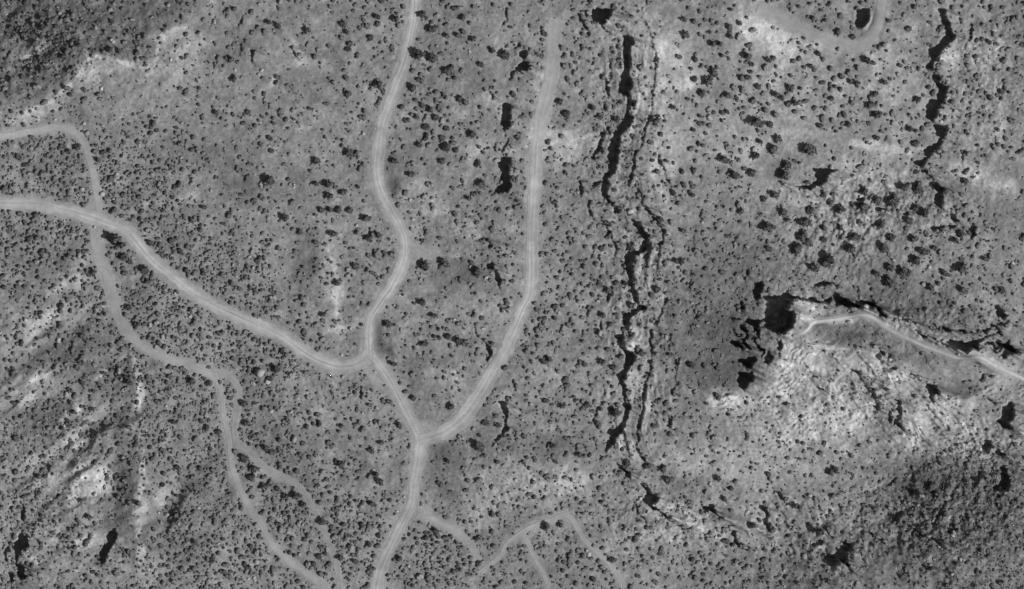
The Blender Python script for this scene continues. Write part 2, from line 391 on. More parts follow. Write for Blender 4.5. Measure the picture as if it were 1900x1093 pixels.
# run length left to the rim, for the pits
rest = np.zeros(UU.shape, np.float32)
for j in range(len(ulist) - 2, -1, -1):
    rest[:, j] = np.where(M[:, j], rest[:, j + 1] + 1, 0)
for j in range(len(ulist)):
    m = M[:, j]
    ended = (~m) & (run > 0)
    need = np.minimum(run * step_m * TAN * 1.12 + 0.3, 20)
    age = np.where(ended | m, 0, age + 1)
    h = h + np.where(ended, 0.80 * need, 0)
    L = np.maximum(26.0, 3.6 * h)
    h = h * (1 - step_m / L)
    ok = ~m
    up = np.roll(h, 1); dn = np.roll(h, -1)
    h = h + np.clip((age - 4) * 0.02, 0, 0.24) * (np.where(ok & np.roll(ok, 1), up - h, 0) + np.where(ok & np.roll(ok, -1), dn - h, 0)) * ok
    run = np.where(m, run + 1, 0)
    R[:, j] = h
    tot = (run + rest[:, j]) * step_m * TAN * 1.12
    PIT[:, j] = np.where(m, -0.36 * np.minimum(tot, 9) * np.clip(run * step_m / 1.0, 0, 1), 0)
RP = R + PIT

# to the main grid
UG = GX * du[0] + GY * du[1]; VG = -GX * du[1] + GY * du[0]
iv = (VG - vlist[0]) / US; ju = (UG - ulist[0]) / US
inside = ((iv > 1) & (iv < len(vlist) - 2) & (ju > 1) & (ju < len(ulist) - 2)).astype(np.float32)
HS = bilinear(RP, iv, ju) * inside
RAISE = bilinear(R, iv, ju) * inside
MG = bilinear(M.astype(np.float32), iv, ju) * inside
del PXr, PYr, wx, wy, R, PIT, RP, rest

# zones read off the photograph: x, y, roughness of the rock, badland gullies, strata
ROUGH = [(1560, 440, 150, 110, .40), (1780, 950, 130, 110, 1.0), (1560, 1000, 120, 70, .55), (1550, 740, 140, 80, .55), (1820, 830, 60, 50, .6), (1250, 960, 140, 60, .4), (1150, 300, 60, 330, .35), (1820, 150, 90, 140, .45),
         (1420, 590, 60, 70, .6), (1700, 590, 140, 40, .6), (100, 80, 140, 70, .45), (1180, 650, 70, 250, .3), (100, 900, 130, 180, .25), (960, 900, 100, 50, .25), (860, 420, 60, 40, .2), (1650, 380, 150, 60, .5)]
rough = np.full(GX.shape, 0.10, np.float32)
for x, y, a, b, k in ROUGH:
    rough += k * np.exp(-((GX - x) / a) ** 2 - ((GY - y) / b) ** 2)
frame = sstep(-900, -60, GX) * sstep(2800, 1960, GX) * sstep(-900, -60, GY) * sstep(2000, 1150, GY)

H = 3.2 * fbm(GX, GY, 420, 20, 3) + 1.0 * fbm(GX, GY, 90, 24, 3) + 0.30 * fbm(GX, GY, 24, 28, 3)
H = H * (0.3 + 0.7 * frame)
# badland ribs, lower left: run from lower left to upper right
p1 = (GX * 0.55 + GY * 0.83); p2 = (GX * 0.83 - GY * 0.55)
ribs = fbm(p1 + 14 * fbm(GX, GY, 60, 31, 2), p2 * 0.33, 46, 33, 3)
bad = np.exp(-((GX - 130) / 170) ** 2 - ((GY - 800) / 230) ** 2) + 0.5 * np.exp(-((GX - 350) / 110) ** 2 - ((GY - 960) / 100) ** 2)
H += bad * (3.3 * ribs + 3.6 * (0.3 - np.abs(ribs)))
# knolls and swales: x, y, rx, ry, height
for x, y, a, b, k in [(165, 895, 34, 30, 2.4), (215, 900, 26, 60, -3.0), (265, 960, 20, 90, 1.8), (60, 700, 40, 26, 1.6), (110, 640, 40, 30, -1.8), (205, 690, 34, 30, -1.4),
                      (560, 480, 34, 55, -1.6), (600, 500, 30, 70, 1.0), (830, 690, 50, 40, 1.0), (1175, 635, 12, 14, 2.2), (1560, 620, 70, 26, -3.5), (1780, 720, 40, 20, -2.6), (1620, 790, 46, 30, -2.0),
                      (715, 640, 14, 34, -1.6), (728, 345, 12, 26, -1.2), (480, 130, 70, 70, 1.2), (350, 120, 60, 60, 1.5), (880, 140, 60, 70, 1.2), (960, 890, 80, 50, 1.6)]:
    H += k * np.exp(-((GX - x) / a) ** 2 - ((GY - y) / b) ** 2)


def side_ramp(line, slope, flip=1, wob=8):
    """height gained with distance on one side of a polyline (metres)"""
    gx = GX + 16 * fbm(GX, GY, 34, 36, 3); gy = GY + 16 * fbm(GX, GY, 34, 38, 3)
    best = np.full(GX.shape, 1e9, np.float32); sg = np.zeros(GX.shape, np.float32)
    for a, b in zip(line[:-1], line[1:]):
        dd, t = seg_dist(gx, gy, a, b)
        cr = (b[0] - a[0]) * (gy - a[1]) - (b[1] - a[1]) * (gx - a[0])
        k = dd < best
        best = np.where(k, dd, best); sg = np.where(k, np.sign(cr), sg)
    dist = best * S * (sg * flip > 0)
    return dist


rimTL = [(-200, 300), (20, 215), (75, 190), (120, 165), (148, 140), (158, 108), (200, 108), (250, 118), (285, 118), (290, 70), (330, 45), (420, -30), (700, -400)]
dTL = side_ramp(rimTL, 0, -1)
H -= (np.sqrt(np.minimum(dTL, 60) ** 2 + 9) - 3) * 0.36
rimBR = [(1100, 1200), (1380, 1075), (1480, 990), (1560, 940), (1610, 915), (1660, 890), (1690, 855), (1740, 842), (1800, 852), (1870, 860), (2200, 900)]
dBR = side_ramp(rimBR, 0, 1)
H += (np.sqrt(np.minimum(dBR, 90) ** 2 + 9) - 3) * 0.30
veg_dark = np.clip(dTL / 6, 0, 1) * (dTL < 70) + np.clip(dBR / 8, 0, 1) * (dBR < 80)

# strata ledges on the raised sandy domes
strata = sstep(2.0, 5.0, RAISE) * np.exp(-((GX - 1560) / 260) ** 2 - ((GY - 760) / 170) ** 2) * 1.3
t_ = (RAISE + 0.5 * fbm(GX, GY, 50, 41, 3)) / 1.05
saw = t_ - np.floor(t_)
H += strata * 1.0 * (sstep(0.0, 0.22, saw) - saw)
SP = [(1320, 715), (1400, 712), (1440, 680), (1468, 645), (1500, 632), (1560, 640), (1620, 655), (1700, 690), (1760, 735), (1880, 700)]
ds = np.full(GX.shape, 1e6, np.float32); sgn = np.zeros(GX.shape, np.float32)
for a, b in zip(SP[:-1], SP[1:]):
    dd, _ = seg_dist(GX, GY, a, b)
    cr = (b[0] - a[0]) * (GY - a[1]) - (b[1] - a[1]) * (GX - a[0])
    kk = dd < ds
    sgn = np.where(kk, np.sign(cr), sgn); ds = np.where(kk, dd, ds)
ds = ds * (sgn > 0)
tq = (ds + 10 * fbm(GX, GY, 36, 43, 3) + 3 * vnoise(GX, GY, 8, 44)) / 9.5
sq = tq - np.floor(tq)
SEM = sstep(0, 5, ds) * sstep(190, 80, ds) * (GX < 1960) * np.clip(0.6 + 2.2 * fbm(GX, GY, 34, 46, 3), 0, 1.3)
lvl = vnoise(np.floor(tq) * 3.7, np.floor(tq) * 0, 1.3, 48)
H += SEM * 1.0 * (sstep(0.0, 0.3, sq) - sq)
H += HS
# rock texture
rt = 0.55 * fbm(GX, GY, 11, 45, 3) + 0.5 * np.abs(fbm(GX, GY, 17, 47, 3)) * -1.0
H += rough * 2.9 * rt
H += (0.12 + 0.40 * np.clip(rough, 0, 1)) * fbm(GX, GY, 4.6, 49, 2)
# lineations on the wooded mesa
ln = fbm((GX * 0.92 + GY * 0.38), (GY * 0.92 - GX * 0.38) * 0.22, 9, 52, 3)
H += 0.8 * ln * np.exp(-((GX - 1580) / 150) ** 2 - ((GY - 450) / 110) ** 2)
# layered ledges along the cracks
CXL = GX - np.interp(GY, [-200, 0, 60, 180, 300, 380, 450, 560, 660, 800, 870, 960], [1080, 1105, 1150, 1160, 1128, 1142, 1190, 1172, 1160, 1148, 1172, 1240]).astype(np.float32)
CXL = CXL + 7 * fbm(GX, GY, 40, 53, 3)
lay = fbm(CXL, GY * 0.16, 11, 55, 3)
LAYM = np.exp(-((CXL - 18) / 48) ** 2) * np.clip(0.55 + 1.1 * fbm(GX, GY, 45, 54, 2), 0, 1.3)
H += (0.5 * lay + 0.42 * np.tanh(8 * (lay - 0.12))) * LAYM * sstep(930, 830, GY)
lay2 = fbm(GY * 0.66 - GX * 0.75 + 12 * fbm(GX, GY, 50, 58, 2), (GX * 0.66 + GY * 0.75) * 0.28, 14, 57, 3)
H += 0.9 * np.tanh(8 * (lay2 - 0.1)) * (np.exp(-((GX - 1600) / 150) ** 2 - ((GY - 700) / 70) ** 2) + np.exp(-((GX - 1760) / 90) ** 2 - ((GY - 800) / 50) ** 2) + .8 * np.exp(-((GX - 1450) / 110) ** 2 - ((GY - 970) / 60) ** 2))
lay3 = fbm(GX * 0.35 - GY * 0.94, (GX * 0.94 + GY * 0.35) * 0.3, 13, 59, 3)
H += 0.8 * np.tanh(8 * (lay3 - 0.1)) * (np.exp(-((GX - 1640) / 190) ** 2 - ((GY - 590 - (GX - 1640) * .25) / 30) ** 2) + .7 * np.exp(-((GX - 1640) / 120) ** 2 - ((GY - 360) / 45) ** 2))

# roads: distance field and smoothed bed
RD = np.full(GX.shape, 1e6, np.float32)      # distance to road edge (negative inside)
for k, r_ in ROADS.items():
    c = r_['c'][::3]
    c = np.vstack([c, r_['c'][-1]])
    for a, b in zip(c[:-1], c[1:]):
        pad = r_['w'] / 2 + 22
        hw = r_['w'] / 2 if 'prof' not in r_ else 0.5 * float(np.interp(a[1], [p[0] for p in r_['prof']], [p[1] for p in r_['prof']]))
        i0, i1 = np.searchsorted(ay, [min(a[1], b[1]) - pad, max(a[1], b[1]) + pad])
        j0, j1 = np.searchsorted(ax, [min(a[0], b[0]) - pad, max(a[0], b[0]) + pad])
        q = (slice(i0, i1), slice(j0, j1))
        dd, _ = seg_dist(GX[q], GY[q], a, b)
        RD[q] = np.minimum(RD[q], dd - hw + (0 if r_['tracks'] else 1.2))
APRON = [([(640, 685), (672, 676), (690, 690), (702, 712)], 14), ([(672, 660), (676, 640)], 10), ([(748, 765), (775, 800), (790, 812), (830, 805), (870, 775)], 20), ([(770, 790), (800, 800)], 22), ([(752, 945), (768, 948), (790, 950)], 18),
         ([(170, 385), (190, 400), (215, 415), (240, 425)], 16), ([(188, 440), (184, 470)], 14), ([(757, 462), (775, 466), (800, 468)], 22), ([(760, 455), (765, 480)], 12)]
FAINT = [([(1022, 150), (1018, 100), (1022, 20)], 14, .14), ([(1002, 250), (1040, 255), (1080, 262), (1098, 262)], 28, .30), ([(1022, 140), (1012, 190), (1003, 260)], 32, .24), ([(800, 468), (850, 476)], 8, .22),
         ([(1410, 30), (1425, 60), (1462, 95), (1445, 130), (1428, 190)], 18, .26), ([(1480, 85), (1540, 75)], 14, .18), ([(1600, 85), (1628, 120), (1632, 145), (1610, 165)], 10, .2), ([(1585, 268), (1630, 272), (1690, 284)], 11, .38), ([(1762, 310), (1800, 325), (1872, 345)], 26, .34), ([(1690, 40), (1700, 90)], 14, .14),
         ([(247, 655), (254, 690), (258, 715), (257, 748)], 8, .55), ([(257, 748), (262, 800), (266, 860)], 5, .22), ([(266, 860), (262, 900), (252, 950), (258, 990), (262, 1040)], 9, .55), ([(1110, 600), (1100, 640)], 4, .0),
         ([(20, 228), (70, 200), (105, 182), (130, 160), (150, 140), (156, 112), (180, 104), (215, 112), (250, 122), (282, 122), (292, 100), (296, 76), (320, 58), (345, 50)], 7, .46), ([(290, 125), (330, 120), (350, 70)], 26, .16),
         ([(60, 100), (85, 82), (110, 40)], 5, .3), ([(30, 105), (60, 96)], 8, .3), ([(1185, 120), (1182, 200), (1170, 260), (1150, 300), (1148, 350)], 7, .26), ([(1200, 30), (1218, 90), (1222, 160), (1205, 220)], 10, .22), ([(1215, 270), (1212, 330), (1240, 380)], 12, .22), ([(1160, 790), (1152, 830)], 5, .35), ([(1175, 560), (1176, 520)], 4, .3),
         ([(1600, 608), (1580, 622)], 4, .3), ([(1500, 660), (1540, 645), (1575, 648), (1590, 628)], 5, .3), ([(1470, 660), (1455, 700), (1425, 735), (1370, 750), (1320, 745)], 16, .22), ([(1500, 680), (1480, 720), (1440, 750)], 12, .2), ([(1700, 740), (1730, 755), (1780, 750), (1830, 725)], 6, .25), ([(1700, 755), (1740, 768), (1800, 760)], 6, .25), ([(1560, 830), (1620, 800), (1700, 790), (1760, 770)], 10, .18), ([(1610, 915), (1640, 895), (1690, 880)], 5, .3), ([(1520, 925), (1580, 918), (1615, 910)], 8, .25), ([(1720, 975), (1780, 962), (1870, 950)], 3, .3), ([(1745, 930), (1760, 920)], 6, .35)]
for pts, w in APRON:
    for a, b in zip(pts[:-1], pts[1:]):
        pad = w / 2 + 22
        i0, i1 = np.searchsorted(ay, [min(a[1], b[1]) - pad, max(a[1], b[1]) + pad])
        j0, j1 = np.searchsorted(ax, [min(a[0], b[0]) - pad, max(a[0], b[0]) + pad])
        q = (slice(i0, i1), slice(j0, j1))
        RD[q] = np.minimum(RD[q], seg_dist(GX[q], GY[q], a, b)[0] - w / 2)
Hb = blur(H, 6).astype(np.float32)
k_ = sstep(9, 1, RD)
H = H * (1 - k_) + Hb * k_
H -= 0.06 * sstep(1.0, -3.0, RD)
H = H.astype(np.float32)


def sample_soil(px, py):
    i, j = gi(px, py)
    return bilinear(soil, i, j)


def ground(px, py):
    i, j = gi(px, py)
    return bilinear(H, np.asarray(i, float), np.asarray(j, float))


# ------------------------------------------------------------------ soil tone (bare soil and rock albedo, some slope light and shade painted in)
TONE = [  # x, y, rx, ry, degrees, log change
    (1560, 740, 200, 80, 0, .15), (1780, 770, 110, 60, 0, .20), (1450, 820, 170, 70, 0, .13), (1300, 160, 120, 120, 0, .14), (1490, 150, 130, 110, 0, .14), (1640, 170, 80, 110, 0, .12), (1560, 330, 160, 60, 0, .06), (1330, 580, 90, 130, 0, -.17), (1390, 640, 50, 80, 0, -.20), (1450, 480, 70, 50, 0, -.06), (1820, 160, 60, 120, 0, .08), (1560, 420, 120, 80, 0, .05),
    (335, 80, 48, 30, 0, .32), (300, 165, 40, 38, 0, .18), (240, 130, 60, 16, 0, .28), (165, 130, 22, 30, 30, .34), (110, 175, 60, 14, -30, .30), (60, 215, 60, 16, -15, .22), (345, 130, 30, 40, 0, .2),
    (548, 85, 10, 34, -20, .30), (575, 115, 30, 12, 20, .24), (505, 150, 8, 26, 30, .24), (600, 165, 26, 14, 30, .22), (690, 175, 22, 16, 0, .2), (655, 105, 16, 20, 0, .18), (790, 120, 10, 20, 0, .3), (840, 165, 30, 20, 0, .12),
    (845, 200, 20, 12, 35, .28), (930, 80, 14, 26, 10, .26), (905, 180, 16, 12, 0, .22),
    (610, 470, 22, 40, 0, .25), (625, 560, 9, 46, 0, .38), (640, 603, 38, 7, -20, .36), (600, 500, 22, 30, 0, .12), (500, 460, 16, 60, 10, .08),
    (805, 385, 26, 18, 0, .28), (875, 425, 20, 20, 0, .34), (770, 345, 26, 14, -15, .28), (885, 280, 16, 20, -30, .25), (865, 470, 26, 8, 0, .2),
    (815, 690, 26, 12, 0, .40), (840, 710, 22, 18, 0, .26), (935, 745, 20, 10, -40, .34), (880, 730, 16, 30, 40, .22), (590, 660, 60, 12, 15, .16),
    (945, 880, 46, 34, 0, .26), (1060, 885, 36, 26, 0, .30), (1010, 915, 80, 26, -10, .26), (900, 940, 30, 30, 0, .26), (870, 870, 6, 40, 0, .25), (610, 845, 22, 22, 40, .26), (580, 780, 30, 30, 0, .06),
    (1250, 120, 30, 60, 0, .24), (1240, 280, 26, 50, 0, .24), (1290, 140, 26, 22, 0, .25), (1225, 70, 10, 36, 0, .22), (1210, 200, 22, 16, 40, .22), (1195, 165, 8, 60, 0, .18), (1380, 280, 60, 30, 0, .20), (1240, 390, 30, 60, 0, .12),
    (1005, 200, 16, 70, 5, .30), (1060, 262, 36, 26, 0, .18), (1030, 285, 30, 14, 0, .22), (980, 268, 12, 10, 0, .35),
    (1430, 60, 50, 30, 20, .34), (1460, 95, 26, 24, 0, .30), (1440, 130, 12, 60, 10, .20), (1520, 70, 50, 14, 15, .16), (1625, 130, 10, 40, 0, .18), (1560, 160, 30, 20, 0, .16), (1400, 40, 40, 40, 0, .2),
    (1620, 270, 40, 8, 8, .40), (1660, 280, 40, 14, 0, .16), (1480, 245, 46, 24, 0, -.04), (1830, 330, 50, 24, 20, .14), (1760, 110, 14, 34, -10, .42), (1750, 230, 14, 26, 0, .30), (1830, 100, 36, 30, 0, .20), (1760, 400, 10, 20, 0, .34), (1855, 230, 14, 60, 0, .2),
    (1640, 330, 50, 20, 0, .16), (1560, 300, 30, 20, 0, .14), (1500, 370, 60, 30, 0, .12), (1600, 420, 50, 20, 20, .12),
    (1498, 572, 22, 20, 0, .46), (1560, 590, 50, 8, 0, .26), (1660, 605, 50, 12, 25, .24), (1760, 645, 60, 10, 22, .18), (1830, 670, 36, 16, 15, .42), (1870, 700, 20, 20, 0, .3),
    (1465, 690, 40, 60, 20, .34), (1380, 745, 50, 24, 0, .36), (1330, 740, 30, 16, 0, .24), (1560, 700, 60, 40, 0, .24), (1650, 690, 40, 22, 20, .28), (1560, 780, 60, 30, 0, .26), (1480, 800, 90, 36, 0, .22), (1680, 820, 40, 26, 0, .30), (1740, 760, 80, 14, -10, .24), (1800, 820, 60, 26, 10, .22), (1850, 720, 30, 30, 0, .10),
    (1300, 850, 90, 30, 0, .18), (1400, 870, 80, 30, 0, .16), (1180, 920, 60, 30, 0, .14), (1250, 950, 60, 16, 20, .30), (1290, 990, 80, 22, 0, .26), (1330, 930, 40, 14, 0, .22), (1200, 1010, 60, 20, 0, .18), (1420, 960, 30, 30, 0, .26), (1540, 960, 30, 20, 0, .22), (1530, 1010, 16, 14, 0, .28),
    (1120, 690, 20, 20, 0, .08), (1020, 690, 40, 20, 0, .22), (1180, 635, 14, 18, 0, .40), (1175, 705, 14, 16, 0, .34), (1155, 800, 6, 40, -10, .3), (1200, 720, 10, 80, 0, .12),
    (165, 890, 26, 26, 30, .85), (145, 925, 14, 18, 0, .75), (190, 870, 16, 14, 0, .5), (262, 930, 9, 40, 5, .62), (250, 955, 8, 26, 10, .4), (262, 1025, 9, 18, 0, .75), (315, 920, 22, 12, -20, .42), (258, 715, 8, 36, 0, .55), (255, 745, 8, 14, 0, .3),
    (70, 700, 30, 10, -20, .52), (50, 740, 24, 14, -10, .55), (130, 775, 30, 9, -45, .55), (140, 815, 14, 20, -40, .5), (100, 590, 40, 14, -30, .38), (45, 610, 22, 40, 0, .28), (190, 700, 12, 12, 0, .4), (170, 660, 16, 10, -30, .3), (150, 1010, 36, 8, -20, .48), (190, 1000, 14, 20, 30, .3), (150, 480, 14, 26, 20, .40), (120, 530, 36, 14, -30, .36), (210, 570, 30, 30, 0, .15), (60, 1040, 10, 12, 0, .5),  # opening patches paint the sunlit badland flanks paler
    (100, 60, 40, 10, -30, .22), (60, 90, 30, 10, -20, .25), (300, 70, 26, 8, 0, .3),
    # darker soils, plus painted shade on slopes turned from the sun
    (160, 60, 130, 60, 0, -.26), (90, 140, 60, 40, 0, -.24), (150, 30, 140, 20, 0, -.1), (560, 480, 26, 52, 10, -.30), (580, 340, 60, 40, 0, -.14), (590, 160, 26, 30, 0, -.14), (420, 300, 50, 50, 0, -.13), (455, 360, 60, 30, 0, -.1), (340, 410, 60, 60, 0, -.04),  # opening patches put the upper left slope's shade into the tone
    (704, 632, 12, 38, 0, -.38), (712, 655, 12, 16, 0, -.2), (726, 345, 11, 30, -10, -.32), (770, 300, 30, 40, 0, -.10), (760, 320, 20, 30, 0, -.12), (870, 120, 40, 40, 0, -.08), (745, 510, 10, 30, 30, -.25), (850, 510, 60, 30, 0, -.16), (790, 680, 40, 20, 0, -.14), (760, 690, 20, 30, 0, -.12),
    (830, 890, 34, 60, 0, -.24), (870, 830, 60, 26, 0, -.24), (1020, 830, 70, 22, 0, -.22), (560, 820, 20, 30, 0, -.16), (520, 800, 30, 40, 0, -.1), (1330, 700, 50, 40, 0, -.34), (1350, 640, 40, 60, 0, -.28), (1290, 600, 60, 60, 0, -.14), (1350, 480, 50, 60, 0, -.12), (1410, 480, 40, 40, 0, -.16), (1390, 560, 30, 30, 0, -.2),
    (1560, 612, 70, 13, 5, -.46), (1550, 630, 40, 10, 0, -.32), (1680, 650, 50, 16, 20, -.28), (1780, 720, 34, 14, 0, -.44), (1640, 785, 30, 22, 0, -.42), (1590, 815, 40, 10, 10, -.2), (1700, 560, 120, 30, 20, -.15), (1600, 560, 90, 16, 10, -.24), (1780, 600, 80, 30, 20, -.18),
    (1780, 950, 120, 90, 0, -.42), (1700, 880, 70, 40, 0, -.25), (1650, 1030, 90, 40, 0, -.12), (1480, 1040, 50, 26, 0, -.1), (1360, 985, 20, 30, 0, -.18), (1260, 720, 40, 120, 0, -.05), (1560, 60, 30, 22, 0, -.2), (1440, 300, 30, 30, 0, -.2), (1660, 520, 120, 50, 0, -.08),  # opening patches darken the corner slope for its shade and rough scrub
    (115, 640, 50, 34, -30, -.30), (165, 685, 40, 20, -40, -.28), (85, 780, 44, 36, 0, -.30), (215, 920, 24, 70, 10, -.30), (200, 1000, 22, 36, 10, -.2), (120, 480, 40, 26, -40, -.25), (60, 300, 60, 30, 0, -.10), (430, 900, 60, 60, 0, -.12), (350, 980, 90, 60, 0, -.10), (560, 930, 40, 60, 30, -.12), (610, 1010, 20, 40, 0, -.25), (240, 770, 40, 40, 0, -.1), (245, 700, 6, 60, 0, -.25), (160, 560, 30, 20, 0, -.1), (480, 740, 40, 40, 0, -.08),  # opening patches paint the shaded badland flanks darker
]
wxg = GX + 9 * fbm(GX, GY, 26, 61, 3) + 3 * vnoise(GX, GY, 7, 64)
wyg = GY + 9 * fbm(GX, GY, 26, 65, 3) + 3 * vnoise(GX, GY, 7, 68)
logt = np.zeros(GX.shape, np.float32)
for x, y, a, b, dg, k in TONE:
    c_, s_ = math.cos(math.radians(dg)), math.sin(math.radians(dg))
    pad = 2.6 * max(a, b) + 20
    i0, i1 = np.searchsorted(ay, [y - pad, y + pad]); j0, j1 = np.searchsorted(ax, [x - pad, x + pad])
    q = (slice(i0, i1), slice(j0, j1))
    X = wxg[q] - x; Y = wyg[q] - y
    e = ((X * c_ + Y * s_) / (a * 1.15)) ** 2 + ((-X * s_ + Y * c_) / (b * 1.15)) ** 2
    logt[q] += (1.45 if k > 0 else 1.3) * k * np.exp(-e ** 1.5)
for pts, w, k in FAINT:
    acc = None
    xs = [p[0] for p in pts]; ys = [p[1] for p in pts]; pad = 2.2 * w + 14
    i0, i1 = np.searchsorted(ay, [min(ys) - pad, max(ys) + pad]); j0, j1 = np.searchsorted(ax, [min(xs) - pad, max(xs) + pad])
    q = (slice(i0, i1), slice(j0, j1))
    X = GX[q] * 0.6 + wxg[q] * 0.4; Y = GY[q] * 0.6 + wyg[q] * 0.4
    for a, b in zip(pts[:-1], pts[1:]):
        e = seg_dist(X, Y, a, b)[0]
        acc = e if acc is None else np.minimum(acc, e)
    logt[q] += 1.25 * k * sstep(0.85 * w, 0.25 * w, acc)
logt = np.where(logt > 0, logt * (0.88 + 0.42 * fbm(GX, GY, 9, 89, 2) + 0.25 * fbm(GX, GY, 26, 95, 2)), logt)
logt = np.clip(logt, -0.7, 0.66)
logt += 0.20 * fbm(GX, GY, 70, 71, 4) + 0.26 * fbm(GX, GY, 16, 74, 3) + 0.34 * vnoise(GX, GY, 3.7, 79) * (0.30 + rough) + 0.10 * vnoise(GX, GY, 6.5, 80)
streak = fbm(GX * 0.4 + GY * 0.92 + 20 * fbm(GX, GY, 80, 86, 2), (GX * 0.92 - GY * 0.4) * 0.25, 13, 87, 3)
logt += 0.16 * streak + 0.35 * np.maximum(fbm(GX, GY, 30, 88, 3) - 0.18, 0)
logt += 0.42 * lay * LAYM
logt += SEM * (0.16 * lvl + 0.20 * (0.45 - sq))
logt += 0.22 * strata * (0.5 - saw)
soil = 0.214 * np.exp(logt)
sh = sstep(9 + 6 * fbm(GX, GY, 26, 82, 2), -2, RD) * (0.72 + 0.28 * fbm(GX, GY, 20, 81, 2))
soil = soil * (1 - sh) + (0.300 * np.exp(0.08 * fbm(GX, GY, 12, 83, 2))) * sh
# dark graded banks beside the winding road
bank = 0.45 * np.exp(-((GX - 703) / 10) ** 2 - ((GY - 630) / 36) ** 2) + 0.35 * np.exp(-((GX - 727) / 10) ** 2 - ((GY - 345) / 30) ** 2)
soil *= np.exp(-bank * 1.3)
soil = np.clip(soil, 0.06, 0.62).astype(np.float32)


# ------------------------------------------------------------------ materials
def soil_mat(name, attr, s1, s2, amt, bump):
    m = bpy.data.materials.new(name); m.use_nodes = True
    n, l = m.node_tree.nodes, m.node_tree.links
    b = n["Principled BSDF"]
    b.inputs['Roughness'].default_value = 0.95
    b.inputs['Specular IOR Level'].default_value = 0.08
    a = n.new('ShaderNodeAttribute'); a.attribute_name = attr
    tc = n.new('ShaderNodeTexCoord')
    prev = a.outputs['Fac']
    for sc_, am in ((s1, amt), (s2, amt * 0.8)):
        t = n.new('ShaderNodeTexNoise'); t.inputs['Scale'].default_value = sc_; t.inputs['Detail'].default_value = 3
        l.new(tc.outputs['Object'], t.inputs['Vector'])
        r = n.new('ShaderNodeMapRange'); r.inputs[1].default_value = 0.25; r.inputs[2].default_value = 0.75
        r.inputs[3].default_value = 1 - am; r.inputs[4].default_value = 1 + am
        l.new(t.outputs['Fac'], r.inputs[0])
        mm = n.new('ShaderNodeMath'); mm.operation = 'MULTIPLY'
        l.new(prev, mm.inputs[0]); l.new(r.outputs[0], mm.inputs[1]); prev = mm.outputs[0]
    l.new(prev, b.inputs['Base Color'])
    t = n.new('ShaderNodeTexNoise'); t.inputs['Scale'].default_value = s1; t.inputs['Detail'].default_value = 4
    l.new(tc.outputs['Object'], t.inputs['Vector'])
    bp = n.new('ShaderNodeBump'); bp.inputs['Strength'].default_value = 1.0; bp.inputs['Distance'].default_value = bump
    l.new(t.outputs['Fac'], bp.inputs['Height']); l.new(bp.outputs[0], b.inputs['Normal'])
    return m


def plain_mat(name, base, var, scale, attr=None, rough=0.9):
    m = bpy.data.materials.new(name); m.use_nodes = True
    n, l = m.node_tree.nodes, m.node_tree.links
    b = n["Principled BSDF"]
    b.inputs['Roughness'].default_value = rough
    b.inputs['Specular IOR Level'].default_value = 0.1
    tc = n.new('ShaderNodeTexCoord')
    t = n.new('ShaderNodeTexNoise'); t.inputs['Scale'].default_value = scale; t.inputs['Detail'].default_value = 3
    l.new(tc.outputs['Object'], t.inputs['Vector'])
    r = n.new('ShaderNodeMapRange'); r.inputs[1].default_value = 0.3; r.inputs[2].default_value = 0.7
    r.inputs[3].default_value = base * (1 - var); r.inputs[4].default_value = base * (1 + var)
    l.new(t.outputs['Fac'], r.inputs[0])
    out = r.outputs[0]
    if attr:
        a = n.new('ShaderNodeAttribute'); a.attribute_name = attr
        mm = n.new('ShaderNodeMath'); mm.operation = 'MULTIPLY'
        l.new(out, mm.inputs[0]); l.new(a.outputs['Fac'], mm.inputs[1]); out = mm.outputs[0]
    else:
        oi = n.new('ShaderNodeObjectInfo')
        r2 = n.new('ShaderNodeMapRange'); r2.inputs[3].default_value = 0.8; r2.inputs[4].default_value = 1.25
        l.new(oi.outputs['Random'], r2.inputs[0])
        mm = n.new('ShaderNodeMath'); mm.operation = 'MULTIPLY'
        l.new(out, mm.inputs[0]); l.new(r2.outputs[0], mm.inputs[1]); out = mm.outputs[0]
    l.new(out, b.inputs['Base Color'])
    return m


MAT_SOIL = soil_mat("desert_soil", "soil", 2.4, 0.8, 0.20, 0.14)
MAT_ROAD = soil_mat("graded_dirt", "soil", 1.9, 0.45, 0.12, 0.05)
MAT_SHRUB = plain_mat("shrub_leaves", 1.0, 0.25, 1.3, "tone")
MAT_CROWN = plain_mat("juniper_foliage", 0.092, 0.35, 1.2)
MAT_TRUNK = plain_mat("juniper_bark", 0.12, 0.3, 3.0)
MAT_ROCK = plain_mat("sandstone", 1.0, 0.15, 0.9, "tone")
MAT_BOULDER = plain_mat("pale_sandstone", 0.31, 0.18, 0.8)


def mesh_np(name, co, faces, mat, attr=None, vals=None, smooth=False):
    """faces: int array (n,3) or (n,4)"""
    me = bpy.data.meshes.new(name)
    nv, nf, k = len(co), len(faces), faces.shape[1]
    me.vertices.add(nv); me.vertices.foreach_set("co", np.ascontiguousarray(co, np.float32).ravel())
    me.loops.add(nf * k); me.loops.foreach_set("vertex_index", np.ascontiguousarray(faces, np.int32).ravel())
    me.polygons.add(nf); me.polygons.foreach_set("loop_start", np.arange(0, nf * k, k, dtype=np.int32))
    if smooth:
        me.polygons.foreach_set("use_smooth", np.ones(nf, bool))
    me.materials.append(mat)
    me.update(calc_edges=True)
    if attr:
        at = me.attributes.new(attr, 'FLOAT', 'POINT')
        at.data.foreach_set("value", np.ascontiguousarray(vals, np.float32).ravel())
    return me


def link(name, data, parent=None):
    o = bpy.data.objects.new(name, data)
    scene.collection.objects.link(o)
    if parent is not None:
        o.parent = parent
    return o


